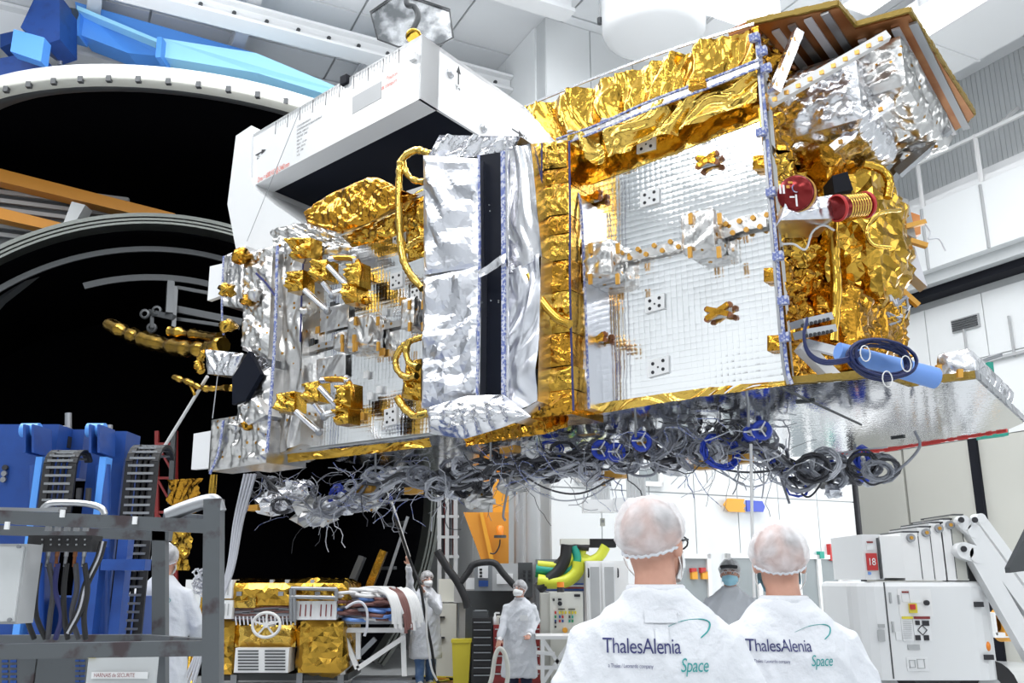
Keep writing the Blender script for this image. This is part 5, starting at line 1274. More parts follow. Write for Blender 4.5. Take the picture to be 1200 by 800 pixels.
def chain(x0, x1, y0, y1, Y, R_):
    t = bpy.data.objects.new('cable_chain', None); COL.objects.link(t); t.parent = BM; c0 = at((x0 + x1) / 2, y0, Y); W[t] = c0; t.location = c0 - W[BM]; t.empty_display_size = .1
    pa, pb = at(x0, y0, Y), at(x1, y0, Y); zb = at(x0, y1, Y).z; pts = []
    for k in range(9): a = R(160 - 20 * k); pts.append(Vector((0, -R_ * math.cos(R(180) - a) if False else -R_ + R_ * (1 - math.sin(R(20 * k) if k < 9 else 0)) - 0, 0)))
    path = [(-math.sin(R(a)) * R_, math.cos(R(a)) * R_) for a in (-60, -40, -20, 0, 20, 40, 60, 80)]     # (depth, height) over the bend
    path = [(d, h) for d, h in path]; d0 = path[-1][0]; hz = pa.z - R_; z = hz + path[-1][1]
    pth = [(d, hz + h) for d, h in path]
    while z > zb: z -= .055; pth.append((d0, z))
    for (da, za), (db, zb_) in zip(pth, pth[1:]):
        for X in (pa.x, pb.x): B().bar((X, Y + da + R_, za), (X, Y + db + R_, zb_), .022, .05, up=Vector((1, 0, 0))).build('chain_link', 'rubber', t)
        m = ((da + db) / 2, (za + zb_) / 2); B().bar((pa.x, Y + m[0] + R_ - .01, m[1]), (pb.x, Y + m[0] + R_ - .01, m[1]), .016, .016).build('cross_bar', 'dull_steel', t)
    for k in range(4):
        X = pa.x + (pb.x - pa.x) * (k + .7) / 4.6; B().tube([(X, Y + d + R_ + .02, z_) for d, z_ in pth[2:]], .014, 6).build('cable', 'rubber', t)
chain(58, 88, 526, 600, Ym + .0, .12); chain(154, 184, 519, 760, Ym + .2, .16)
for x, y0, y1 in ((80, 484, 504), (128, 498, 506)): B().cyl(at(x, y0, Ym + .8), at(x, y1, Ym + .8), .025, 12).build('guide_pin', 'dull_steel', BM)
c = at(73, 503, Ym + .5); B().ball(c, .035, .035, .03, 10, 8).build('cap_nut', 'cable_white', BM)
B().cyl(at(93, 572, Ym), at(92, 590, Ym), .02, 8).build('valve', 'ink', BM); B().cyl(at(104, 572, Ym), at(103, 590, Ym), .02, 8).build('valve', 'ink', BM)
# red scaffold far behind inside the chamber
t = thing('red_scaffold', at(195, 760, 17.8).xy.to_3d() + UP * .13, 'dim red lattice tower standing inside the dark chamber', 'scaffold')
for x in (184, 206): B().bar(at(x, 790, 17.8), at(x, 505, 17.8), .07).build('upright', 'dark_red', t)
for k in range(6): y = 520 + k * 40; B().bar(at(184, y, 17.8), at(206, y, 17.8), .05).build('rung', 'dark_red', t); B().bar(at(184, y, 17.8), at(206, y + 40, 17.8), .04).build('brace', 'dark_red', t)
B().bar(at(204, 505, 17.6), at(200, 590, 17.6), .09).build('grey_post', 'rib_grey', t)

# ================================================================ GOLD WRAPPED TEST TROLLEY
Yt = 14.0
TR = thing('test_trolley', at(330, 790, Yt + .8).xy.to_3d(), 'gold foil wrapped test trolley with white modules and handwheel', 'trolley')
def goldbox(x0, y0, x1, y1, Y, D, amp, seed, m='gold_foil'):
    p0, p1 = at(x0, y1, Y), at(x1, y0, Y); b = B()
    cbox(b, lambda x, y, z: Vector((x, y, z)), (p0.x, Y, p0.z), (p1.x, Y + D, p1.z), amp, .09, 2.2, seed, edge=.08); b.build('gold_wrapped_block', m, TR, recalc=False)
goldbox(262, 683, 408, 709, Yt, 1.2, .05, 401); goldbox(242, 728, 276, 790, Yt + .1, 1.2, .05, 402); goldbox(275, 727, 348, 758, Yt + .1, 1.0, .06, 403, 'gold_foil_pale')
goldbox(349, 728, 403, 788, Yt, 1.3, .06, 404); goldbox(232, 728, 252, 765, Yt, 1.0, .05, 405, 'gold_foil_deep'); goldbox(272, 700, 300, 712, Yt - .02, .2, .03, 406, 'gold_foil_pale')
def module(x0, y0, x1, y1, Y, rows, cols, slot='plastic_grey', vert=False, label=None):
    o = pbox(x0, y0, x1, y1, Y, .4, 'electronics_module', 'label_white', TR, label=label)
    for c_ in range(cols):
        cx0 = x0 + (x1 - x0) * (c_ + .12) / cols; cx1 = x0 + (x1 - x0) * (c_ + .88) / cols
        for r_ in range(rows):
            if vert: xx = cx0 + (cx1 - cx0) * (r_ + .5) / rows; pbox(xx - .6, y0 + 4, xx + .6, y1 - 4, Y - .01, .012, 'slot', slot, o)
            else: yy_ = y0 + (y1 - y0) * (r_ + 1) / (rows + 1); pbox(cx0, yy_ - .9, cx1, yy_ + .7, Y - .01, .012, 'slot', slot, o)
module(275, 759, 338, 788, Yt - .1, 7, 2, 'dark_grey', label='white louvred module'); module(346, 704, 394, 726, Yt - .1, 3, 2, 'dark_red', True)
module(216, 679, 248, 725, Yt - .1, 2, 2, 'plastic_grey'); module(250, 679, 272, 701, Yt - .1, 4, 1, 'plastic_grey', True); module(250, 703, 272, 725, Yt - .1, 4, 1, 'plastic_grey', True)
for x0, y0, x1, y1 in ((341, 689, 395, 690), (341, 699, 395, 700), (341, 689, 341, 728), (345, 690, 345, 728), (394, 690, 394, 704)): B().cyl(at(x0, y0, Yt - .15), at(x1, y1, Yt - .15), .03, 8).build('guard_tube', 'dull_steel', TR)
for x in (280, 329, 372): pbox(x - 3, 693, x + 3, 698, Yt - .06, .1, 'clamp', 'dull_steel', TR)
for x in (318, 336, 366): pbox(x - 2, 679, x + 2, 683, Yt, .1, 'lug', 'plastic_grey', TR)
c = at(312, 732, Yt - .35); P = [c + Vector((math.cos(a) * .2, 0, math.sin(a) * .17)) for a in [i * 2 * math.pi / 28 for i in range(28)]]
o = B().tube(P, .022, 8, closed=True).build('handwheel', 'cable_white', TR, label='white five-spoked handwheel')
for k in range(5): a = R(90 + 72 * k); B().bar(c, c + Vector((math.cos(a) * .19, 0, math.sin(a) * .16)), .025).build('spoke', 'cable_white', o)
B().cyl(c - YA * .03, c + YA * .4, .04, 12).build('hub', 'cable_white', o)
for k in range(14):
    y = 712 + k * 1.1; r2 = random.Random(k); P = curve([at(x, y + r2.uniform(-2, 2), Yt + .05) for x in (272, 290, 310, 330, 346)], 4); B().tube(P, .02, 5).build('harness_cable', ['cable_brown', 'cable_dark', 'cable_grey'][k % 3], TR)
for k in range(16):
    x = 276 + k * 4.6; P = [at(x, 722, Yt - .05), at(x + 1, 732, Yt - .08)]; B().tube(P, .012, 5).build('drop_lead', 'cable_light', TR)
for x, y in ((250, 790), (275, 790), (352, 788), (400, 788)): p = at(x, y, Yt + .3); B().bar(p, Vector((p.x, p.y, .1)), .09).build('leg', 'dull_steel', TR)
pbox(236, 789, 408, 797, Yt + .3, 1.2, 'base_frame', 'dark_grey', TR)
# cable table right of it with truss
CT = thing('cable_table', at(440, 790, Yt + .6).xy.to_3d(), 'grey steel trestle heaped with white and brown cables beside the trolley', 'table')
pbox(398, 726, 478, 731, Yt + .1, .6, 'table_top', 'dull_steel', CT); pbox(420, 694, 452, 707, Yt + .2, .6, 'instrument_tray', 'plastic_grey', CT)
for x0, y0, x1, y1 in ((402, 738, 476, 738), (402, 742, 419, 783), (419, 783, 474, 746), (420, 738, 420, 772), (400, 788, 440, 748), (402, 735, 402, 790), (472, 735, 474, 792)): dz = (x0 + y1) % 5 * .02; B().bar(at(x0, y0, Yt + .15 + dz), at(x1, y1, Yt + .15 + dz), .07).build('truss_bar', 'white_paint' if y0 != 788 else 'dull_steel', CT)
for k in range(34):
    r2 = random.Random(500 + k); y = 690 + (k % 17) * 2.3; m = ('cable_white' if y < 700 or y > 725 else ['cable_brown', 'cable_brown', 'cable_grey', 'blue_tube'][k % 4])
    P = curve([at(x, y + r2.uniform(-2, 2), Yt - .1 + r2.uniform(0, .5)) for x in (395, 412, 430, 447, 462)], 5); B().tube(P, .028, 6).build('cable', m, CT)
for k in range(22):
    r2 = random.Random(600 + k); x = 448 + k * 1.5; m = 'cable_brown' if 8 <= k < 14 else 'cable_white'
    P = curve([at(x - 3, 690 + r2.uniform(-1, 2), Yt), at(x + 6, 697, Yt - .15), at(x + 12, 712, Yt - .2), at(x + 14 + r2.uniform(-3, 3), 730 + r2.uniform(-8, 12), Yt - .2)], 6); B().tube(P, .028, 6).build('draped_cable', m, CT)
P = curve([at(x, y, Yt - .3) for x, y in ((405, 712), (415, 706), (424, 706), (430, 716), (430, 735), (427, 745))], 6); B().tube(P, .02, 7).build('looped_lead', 'cable_light', CT)
# gold wrapped spar standing in the chamber
o = B().bar(at(432, 690, 15.5), at(450, 645, 15.5), .17, .12).build('gold_spar', 'gold_foil_deep'); tag(o, 'slanting gold wrapped spar behind the cable table', 'spar')
o = B().bar(at(405, 700, 16.2), at(425, 652, 16.2), .3, .1).build('grey_ramp', 'rib_grey'); tag(o, 'dark grey slanting plate left of the gold spar', 'plate')
o = B().bar(at(450, 690, 16.5), at(478, 605, 16.5), .05).build('white_rail', 'dull_steel'); tag(o, 'thin pale rail rising along the chamber mouth', 'rail')

# ================================================================ BACKGROUND PLANT BETWEEN CHAMBER AND WALL
def plant(px, y, Y, name, label, cat, **k):
    p = at(px, y, Y); return thing(name, Vector((p.x, p.y, 0)), label, cat, **k)
t = plant(585, 790, 15.0, 'jib_crane', 'orange steel crane column with warning beacon behind the grey cabinet', 'crane')
B().prism([at(543, 600, 15), at(596, 600, 15), at(596, 662, 15), at(566, 662, 15), at(558, 640, 15)], YA * .4).build('gusset', 'orange_steel', t)
pbox(577, 560, 596, 795, 15.4, .35, 'column', 'yellow_orange', t)
B().prism([at(562, 600, 14.9), at(566, 600, 14.9), at(580, 662, 14.9), at(575, 662, 14.9)], YA * .1).build('edge_flange', 'yellow_orange', t)
c = at(586, 630, 14.85); B().cyl(c, c + UP * .04, .1, 12).build('beacon_shelf', 'dark_grey', t); B().tube([c + UP * .04, c + UP * .18, c + UP * .2], [.06, .06, .02], 12).build('beacon', 'amber', t)
P = curve([at(x, y, 14.8) for x, y in ((586, 632), (585, 640), (580, 648), (574, 648))], 5); B().tube(P, .012, 5).build('cable', 'ink', t)
t = plant(590, 790, 14.0, 'electric_cabinet', 'grey wall-like electric cabinet with printed labels behind the woman', 'cabinet')
pbox(556, 661, 577, 692, 14.3, .5, 'left_door', 'mid_grey', t); pbox(577, 660, 607, 692, 14.3, .5, 'right_door', 'plastic_grey', t); pbox(607, 659, 624, 700, 14.4, .5, 'socket_panel', 'dark_grey', t)
pbox(560, 663, 572, 677, 14.28, .02, 'printed_label', 'label_white', t); pbox(546, 677, 556, 690, 14.5, .02, 'printed_label', 'label_white', t); pbox(561, 680, 572, 687, 14.28, .02, 'blue_label', 'blue_paint', t); pbox(582, 672, 601, 684, 14.28, .02, 'printed_label', 'label_white', t)
for i in range(3):
    for j in range(2): pbox(562, 666 + i * 4, 565, 668 + i * 4, 14.27, .01, 'pictogram', 'ink', t); pbox(613 + j * 6, 668 + i * 5, 616 + j * 6, 671 + i * 5, 14.39, .01, 'socket', 'ink', t)
pbox(545, 692, 620, 800, 14.9, .4, 'lower_frame', 'dark_grey', t)
P = curve([at(x, y, 14.1) for x, y in ((540, 682), (549, 670), (556, 661), (578, 659), (590, 672), (605, 688), (615, 692))], 6); B().tube(P, .05, 7).build('black_cable', 'rubber', t)
P = curve([at(x, y, 14.1) for x, y in ((512, 645), (524, 665), (535, 680), (545, 700), (548, 712))], 6); B().tube(P, .06, 7).build('black_cable', 'rubber', t)
t = plant(520, 770, 16.0, 'cream_cabinet', 'tall cream steel cabinet behind the man pulling the pole', 'cabinet')
pbox(512, 707, 534, 797, 15.8, .5, 'body', 'cream_panel', t); pbox(532, 676, 556, 706, 15.9, .5, 'upper_box', 'plastic_grey', t); pbox(514, 678, 533, 705, 15.95, .4, 'upper_box', 'cream_panel', t)
for y in (722, 746): pbox(513, y, 521, y + 2, 15.75, .06, 'bracket', 'ink', t)
pbox(538, 700, 551, 748, 16.0, .3, 'plastic_bag', 'wall_grey', t)
t = plant(525, 770, 16.8, 'pipe_rack', 'dark rack of pipes and grey boxes beside the chamber mouth', 'rack')
for x in (515, 524, 534): B().bar(at(x, 560, 16.6), at(x, 793, 16.6), .07).build('upright', 'plastic_grey', t)
for y in (580, 605, 629, 652): B().bar(at(512, y, 16.6), at(538, y, 16.6), .05).build('shelf_bar', 'plastic_grey', t)
for k in range(5): B().cyl(at(518 + k * 3.4, 560, 16.7), at(519 + k * 3.2, 650, 16.7), .03, 6).build('pipe', ['cable_dark', 'dark_red', 'cable_dark', 'dull_steel', 'cable_brown'][k], t)
t = plant(540, 785, 14.6, 'yellow_bin', 'yellow plastic bin on the floor by the black tool cabinet', 'bin')
p = at(540, 790, 14.6); zt = at(540, 751, 14.6).z
b = B(); b.add([(p.x + sx * w_, p.y + .15 + sy * w_, z) for z, w_ in ((0.0, .11), (zt, .145)) for sx, sy in ((-1, -1), (1, -1), (1, 1), (-1, 1))], [(0, 1, 5, 4), (1, 2, 6, 5), (2, 3, 7, 6), (3, 0, 4, 7), (3, 2, 1, 0)]); b.build('bucket', 'yellow_bin', t)
B().box((p.x, p.y + .15, zt), Vector((.155, 0, 0)), Vector((0, .155, 0)), UP * .025).build('rim', 'yellow_bin', t)
def tool_cab(x0, x1, y0, y1, Y, m, n, label):
    t = plant((x0 + x1) / 2, 780, Y + .25, 'tool_cabinet', label, 'cabinet')
    pbox(x0, y0, x1, y1, Y, .5, 'body', m, t)
    for k in range(n):
        yy_ = y0 + 4 + (y1 - y0 - 8) * k / n; h_ = (y1 - y0 - 8) / n - 1.2
        d = pbox(x0 + 1.2, yy_, x1 - 1.2, yy_ + h_, Y - .02, .03, 'drawer', m, t); pbox(x0 + 2, yy_ + .4, x1 - 2, yy_ + 1.6, Y - .04, .02, 'handle', 'dull_steel' if m == 'rubber' else 'plastic_grey', d)
    return t
tool_cab(553, 577, 724, 803, 13.9, 'rubber', 8, 'black tool cabinet with steel drawer handles'); tool_cab(578, 634, 732, 803, 13.9, 'dark_red', 6, 'dark red tool cabinet behind the woman')
t = thing('tool_box', at(560, 722, 13.95), 'small dark grey case lying on the black tool cabinet', 'box'); pbox(554, 716, 572, 724, 13.95, .3, 'case', 'dark_grey', t); pbox(556, 715, 570, 716.5, 13.95, .25, 'lid', 'mid_grey', t)
t = thing('worktop_items', at(584, 722, 14), 'white spray bottle standing on the red tool cabinet', 'bottle')
c = at(580, 732, 14.05); B().tube([c, c + UP * .1, c + UP * .13, c + UP * .17], [.035, .035, .015, .015], 10).build('bottle', 'label_white', t); B().bar(c + UP * .17, c + UP * .17 + Vector((.07, 0, 0)), .025).build('trigger', 'label_white', t)
t.name = 'spray_bottle'
t = thing('instrument', at(592, 728, 14), 'beige bench instrument with dark screen on the red tool cabinet', 'instrument'); pbox(582, 722, 598, 733, 14.0, .3, 'case', 'cream_panel', t); pbox(585, 724, 593, 731, 13.98, .02, 'screen', 'ink', t)
for k, (x, r_) in enumerate(((608, .075), (625, .115))):
    p = at(x, 700, 15.0 if k else 15.2); o = B().cyl((p.x, p.y, 0), (p.x, p.y, 6.5), r_, 20).build('vertical_pipe', 'plastic_grey'); tag(o, 'thick grey vertical pipe' if k else 'thinner grey vertical pipe left of the thick one', 'pipe')
    for z in (1.2, 3.2): B().lathe((p.x, p.y, z), UP, [(r_, 0), (r_ + .02, 0), (r_ + .02, .06), (r_, .06)], 20).build('clamp', 'dull_steel', o)
# control desk, hoses and lockers
t = plant(658, 790, 12.8, 'control_cabinet', 'cream control cabinet with rows of coloured push buttons', 'cabinet')
pbox(634, 695, 646, 800, 12.8, .5, 'side', 'door_grey', t, sk=-.0); pbox(645, 694, 684, 800, 12.75, .5, 'front', 'cream_panel', t)
Yp = 12.74
pbox(673, 696, 680, 699, Yp - .01, .02, 'name_plate', 'ink', t); pbox(648, 701, 650, 704, Yp - .01, .02, 'indicator', 'ink', t); pbox(654, 701, 658, 703, Yp - .01, .02, 'indicator', 'ink', t)
c = at(656, 707, Yp); B().cyl(c, c - YA * .05, .03, 12).build('rotary_switch', 'ink', t)
cols = ['red', 'yellow_bin', 'yellow_bin', 'yellow_bin', 'yellow_bin', 'yellow_bin', 'yellow_bin']
for r_ in range(3):
    for k, x in enumerate((651, 656, 659.5, 663, 667.5, 671, 674.5)):
        if r_ == 2 and k not in (0, 1, 2, 4, 5): continue
        if r_ > 0 and k in (3, 6): continue
        m = cols[k] if r_ == 0 else (['teal', 'green', 'blue_paint', 'red', 'blue_paint', 'dark_grey'][(k + r_) % 6]); pbox(x - 1, 716 + r_ * 5, x + 1, 719 + r_ * 5, Yp - .02, .03, 'push_button', m, t)
for y in (728, 733): pbox(650, y, 652, y + 2.5, Yp - .02, .03, 'push_button', 'ink', t)
c = at(662, 738, Yp); B().cyl(c, c - YA * .05, .035, 12).build('emergency_button', 'yellow_orange', t)
for x0 in (654, 666): pbox(x0, 713, x0 + 8, 714, Yp - .01, .02, 'printed_line', 'ink', t)
t = thing('amber_lamp', at(657, 690, 12.9), 'small amber signal lamp on the control cabinet', 'lamp'); c = at(657, 694, 13); B().cyl(c, c + UP * .07, .05, 12).build('base', 'ink', t); B().cyl(c + UP * .07, c + UP * .14, .05, 12).build('lens', 'amber', t)
t = plant(640, 780, 14.6, 'cable_duct', 'bundles of yellow, green and black hoses sweeping along the wall', 'hose bundle')
for k, (pts, r_, m) in enumerate((
        ([(710, 640), (702, 652), (688, 658), (676, 654), (674, 642), (675, 636)], .08, 'yellow_hose'), ([(664, 640), (668, 655), (662, 663), (640, 662), (630, 661)], .06, 'yellow_hose'),
        ([(678, 658), (676, 670), (664, 680), (645, 682), (630, 680)], .1, 'yellow_hose'), ([(668, 640), (672, 660), (662, 672), (640, 672), (628, 670)], .08, 'green'),
        ([(672, 640), (676, 656), (668, 668), (645, 668), (628, 666)], .07, 'teal'), ([(664, 638), (662, 655), (655, 668), (642, 680), (630, 690)], .09, 'rubber'),
        ([(685, 640), (682, 650), (690, 655)], .06, 'yellow_hose'), ([(640, 668), (655, 658), (664, 646), (672, 640), (690, 642)], .05, 'rubber'))):
    P = curve([at(x, y, 14.2 - .06 * (k % 3)) for x, y in pts], 7); B().tube(P, r_, 10).build('hose', m, t)
pbox(657, 631, 691, 638, 14.1, .3, 'outlet_ledge', 'cream_panel', t); pbox(690, 631, 722, 641, 14.6, .3, 'dark_recess', 'ink', t); pbox(628, 655, 688, 745, 14.75, .1, 'grey_backing', 'mid_grey', t)
for k in range(5): B().cyl(at(640, 684 + k * 2.3, 14.6), at(688, 684 + k * 2.3, 14.6), .015, 6).build('wall_tube', ['blue_paint', 'cable_light', 'dark_red', 'blue_paint', 'cable_grey'][k], t)
t = plant(710, 790, 13.8, 'locker', 'white two-door locker with grey panels behind the nearer man', 'locker')
pbox(688, 657, 738, 800, 13.8, .5, 'body', 'white_paint', t)
for x0 in (690, 707): d = pbox(x0, 659, x0 + 15, 790, 13.77, .04, 'door', 'label_white', t); pbox(x0 + 2.5, 664, x0 + 13, 745, 13.755, .02, 'door_panel', 'plastic_grey', d); c = at(x0 - .5 if x0 < 700 else x0 + 17, 671, 13.74); B().tube([c + UP * .06, c + UP * .05 - YA * .04, c - UP * .05 - YA * .04, c - UP * .06], .012, 6).build('handle', 'ink', d)
# white machine above the locker (roof unit)
t = thing('wall_unit', at(720, 600, 14.2), 'white ventilation unit on brackets above the locker', 'ventilation unit')
pbox(684, 585, 722, 599, 14.0, .4, 'case', 'white_gloss', t); pbox(720, 583, 760, 598, 13.9, .5, 'case', 'white_gloss', t); pbox(693, 562, 715, 588, 14.35, .1, 'louvre_panel', 'wall_grey', t); pbox(735, 556, 757, 590, 14.35, .1, 'louvre_panel', 'wall_grey', t)
for k in range(6): pbox(694 + k * 3.6, 562, 695.5 + k * 3.6, 587, 14.33, .03, 'louvre', 'plastic_grey', t); pbox(736 + k * 3.6, 556, 737.5 + k * 3.6, 588, 14.33, .03, 'louvre', 'plastic_grey', t)
t = thing('wall_socket', at(706, 611, 14.2), 'small cream switch box on the grey wall panel', 'switch'); pbox(704, 607, 709, 616, 14.3, .1, 'box', 'cream_panel', t); pbox(705, 609, 708, 612, 14.28, .03, 'switch', 'plastic_grey', t)
# white scissor table
t = plant(655, 800, 12.2, 'scissor_trolley', 'white folding trolley frame with crossed legs in front of the control cabinet', 'trolley')
pbox(628, 745, 680, 749, 12.0, .6, 'top_shelf', 'white_paint', t)
for dy in (0, .55):
    for x0, y0, x1, y1 in ((636, 749, 670, 800), (670, 749, 636, 800), (636, 748, 636, 828), (672, 748, 672, 828), (628, 782, 676, 782), (628, 764, 650, 766)): dz = (x0 + y0 * 3 + x1) % 7 * .012; B().bar(at(x0, y0, 12.0 + dy + dz), at(x1, y1, 12.0 + dy + dz), .045).build('frame_bar', 'white_paint', t)
# tangle of yellow cable on the floor and grey hose by the woman
t = thing('floor_cable', Vector((-.4, 15, 0)), 'yellow and black cables lying in loops on the floor by the bin', 'cable')
for k in range(9):
    r2 = random.Random(700 + k); P = []
    for i in range(6): P.append(Vector((-1.4 + i * .38 + r2.uniform(-.2, .2), 15.2 + r2.uniform(-.5, .5), .02 + .01 * k)))
    B().tube(curve(P, 6), .02, 6).build('cable', ['yellow_orange', 'rubber', 'yellow_bin'][k % 3], t)
t = thing('vacuum_hose', at(580, 795, 12.3).xy.to_3d(), 'cream ribbed hose looping up to the hand of the woman', 'hose')
P = curve([at(x, y, 12.2) for x, y in ((568, 815), (576, 795), (580, 770), (585, 760), (591, 765), (595, 782), (594, 800), (588, 815))], 8); B().tube(P, .03, 10).build('hose', 'cream_panel', t)
# floor plates and the low rail in front of the chamber
t = thing('floor_track', Vector((-1.4, 15.4, 0)), 'low grey steel floor track running from the chamber to the bin', 'track')
B().box((-1.0, 15.9, .03), Vector((1.6, 0, 0)), Vector((0, .25, 0)), UP * .03).build('plate', 'dull_steel', t)
B().box((-1.0, 15.6, .02), Vector((1.6, 0, 0)), Vector((0, .04, 0)), UP * .02).build('rail', 'steel', t)
# ================================================================ PEOPLE
def person(px, Y, H, yaw, label, armL, armR, head_yaw=0, head_tilt=0, zoff=0, vox=.010, cloth='coat_cloth', legs='dark_trousers', mask='mask_white', hair='hair_dark', folds_amp=.006, cap='cap_gauze', glasses=False, logo=False, hem=.45, pypx=690, broad=1.0, stride=0, gl=True, chest=False, capr=1.0):
    """armL/armR = (elbow, wrist) in body coordinates: x right, y forward, z up, for a 1.75 m figure"""
    base = at(px, pypx, Y); base.z = zoff; s = H / 1.728
    f = Vector((math.sin(R(yaw)), math.cos(R(yaw)), 0)); r = Vector((f.y, -f.x, 0))
    T = lambda x, y, z: base + (r * x + f * y + UP * z) * s
    t = thing('person', base, label, 'person')
    hy = R(head_yaw); hc = Vector((0, .01, 1.56))
    def Hd(x, y, z):        # head coordinates, origin at the head centre
        ct, st_ = math.cos(R(head_tilt)), math.sin(R(head_tilt)); y2 = y * ct - (z) * st_; z2 = y * st_ + z * ct
        return T(x * math.cos(hy) + y2 * math.sin(hy), .02 - x * math.sin(hy) + y2 * math.cos(hy), 1.605 + z2)
    hx = (Hd(1, 0, 0) - Hd(0, 0, 0)).normalized(); hyv = (Hd(0, 1, 0) - Hd(0, 0, 0)).normalized(); hz = (Hd(0, 0, 1) - Hd(0, 0, 0)).normalized(); HX = (hx, hyv, hz)
    def rings(b, prof, n=20, ex=2.4):
        vs = []
        for z, rx, ry, yo in prof:
            for k in range(n):
                a = 2 * math.pi * k / n; c, q = math.cos(a), math.sin(a)
                vs.append(T(math.copysign(abs(c) ** (2 / ex), c) * rx, yo + math.copysign(abs(q) ** (2 / ex), q) * ry, z))
        m = len(prof); fs = [(j * n + i, j * n + (i + 1) % n, (j + 1) * n + (i + 1) % n, (j + 1) * n + i) for j in range(m - 1) for i in range(n)]
        b.add(vs, fs + [tuple(range(n))[::-1], tuple(range((m - 1) * n, m * n))], 0, True)
    # --- body: one continuous skin from legs to head, hands included
    b = B()
    rings(b, [(.80, .13, .09, 0), (.9, .15, .10, 0), (1.05, .14, .09, 0), (1.25, .16, .10, 0), (1.40, .15, .085, 0), (1.45, .08, .07, 0)])
    for sx in (-1, 1):
        st2 = stride * sx
        b.tube([T(.085 * sx, 0, .88), T(.095 * sx, .02 + st2 * .4, .5), T(.1 * sx, 0 + st2, .09)], [.085 * s, .058 * s, .04 * s], 12)
        b.tube([T(.1 * sx, -.04 + st2, .05), T(.1 * sx, .04 + st2, .05), T(.105 * sx, .16 + st2, .035)], [.04 * s, .042 * s, .028 * s], 10)
    b.tube([T(0, -.015, 1.38), T(0, -.01, 1.47), T(0, .0, 1.53), Hd(0, -.015, -.03)], [.075 * s, .06 * s, .056 * s, .062 * s], 16)
    b.ball(Hd(0, -.008, .025), .077 * s, .095 * s, .098 * s, 20, 14, HX); b.ball(Hd(0, .03, -.04), .06 * s, .064 * s, .078 * s, 16, 12, HX)
    b.ball(Hd(0, .055, -.078), .034 * s, .034 * s, .03 * s, 12, 8, HX)
    b.tube([Hd(0, .085, .02), Hd(0, .112, -.02), Hd(0, .10, -.033)], [.010 * s, .015 * s, .012 * s], 8); b.ball(Hd(0, .085, -.055), .024 * s, .014 * s, .011 * s, 10, 6, HX)
    for sx in (-1, 1):
        b.ball(Hd(.078 * sx, -.006, -.008), .013 * s, .020 * s, .033 * s, 10, 8, HX); b.ball(Hd(.03 * sx, .082, .028), .025 * s, .012 * s, .008 * s, 8, 6, HX)
    for sx, arm in ((-1, armL), (1, armR)):
        sh = T(.175 * sx * broad, -.0, 1.34); el = T(*arm[0]); wr = T(*arm[1])
        b.tube([T(.08 * sx, 0, 1.36), sh, el, wr], [.055 * s, .05 * s, .042 * s, .028 * s], 12)
        d = (wr - el).normalized(); side = d.cross(UP if abs(d.z) < .8 else f).normalized() * sx; nrm = side.cross(d).normalized()
        if len(arm) > 2: nrm = (T(*arm[2]) - T(0, 0, 0)).normalized(); nrm = (nrm - d * nrm.dot(d)).normalized(); side = d.cross(nrm)
        pc = wr + d * .05 * s; b.ball(pc, .045 * s, .04 * s, .019 * s, 12, 8, (d, side, nrm)); b.tube([wr - d * .02 * s, pc], [.026 * s, .028 * s], 10)
        for k in range(4):
            o = (k - 1.5) * .0195 * s; L = [.068, .08, .074, .058][k] * s; p0 = wr + d * .082 * s + side * o
            p1 = p0 + (d * .9 - nrm * .25 + side * o * 3) .normalized() * L * .45; p2 = p1 + (d * .75 - nrm * .65).normalized() * L * .32; p3 = p2 + (d * .45 - nrm * .9).normalized() * L * .26
            b.tube([p0 - d * .02 * s, p0, p1, p2, p3], [.010 * s, .0098 * s, .009 * s, .0085 * s, .007 * s], 8)
        q = wr + d * .025 * s - side * .028 * s; q1 = q + (d * .6 - side * .75 - nrm * .25).normalized() * .038 * s; q2 = q1 + (d * .9 - side * .1 - nrm * .35).normalized() * .032 * s
        b.tube([wr + d * .02 * s, q, q1, q2], [.016 * s, .014 * s, .0115 * s, .009 * s], 8)
    body, _ = remeshed(b, 'body', ['skin'], vox * .8, t, 2)
    # --- clothing
    nz = Vector((px, Y, 1)) ; amp = folds_amp
    def dsp(v):
        p = v; l = Vector(((p - base).dot(r), (p - base).dot(f), p.z - base.z)) / s
        a = noise.noise(Vector((l.x * 7, l.y * 7, l.z * 2.2)) + nz) * 1.2 + noise.noise(Vector((l.x * 16 + l.z * 6, l.y * 14, l.z * 9)) + nz) * .7
        rdg = 1 - abs(noise.noise(Vector((l.x * 9 + l.z * 5, l.y * 8, l.z * 5)) + nz * 2)) * 3
        return (a + max(0, rdg) * .8) * amp
    b = B(); w_ = broad
    rings(b, [(hem, .255 * w_, .185, .01), (hem + .03, .258 * w_, .19, .01), (.8, .235 * w_, .165, 0), (1.0, .222 * w_, .15, 0), (1.2, .222 * w_, .145, 0), (1.30, .215 * w_, .135, 0), (1.37, .185 * w_, .12, -.005), (1.42, .145, .1, -.01), (1.455, .105, .085, -.012), (1.485, .078, .075, -.008)], 28, 2.3)
    for sx, arm in ((-1, armL), (1, armR)):
        el, wr = T(*arm[0]), T(*arm[1]); shp = T(.182 * sx * w_, -.005, 1.335); m1 = shp.lerp(el, .5); m2 = el.lerp(wr, .5)
        b.tube([T(.10 * sx, -.005, 1.375), shp, m1, el, m2, wr.lerp(el, .04)], [.06 * s, .068 * s, .066 * s, .061 * s, .056 * s, .044 * s], 16)
    coat, tree = remeshed(b, 'lab_coat', [cloth], vox, t, 5, dsp)
    # collar, seam and hem band follow the coat
    n = 24; P = [T(.078 * math.cos(a), -.01 + .076 * math.sin(a), 1.49 + .008 * math.sin(a)) for a in [2 * math.pi * k / n for k in range(n)]]
    cb = B(); vs = [];
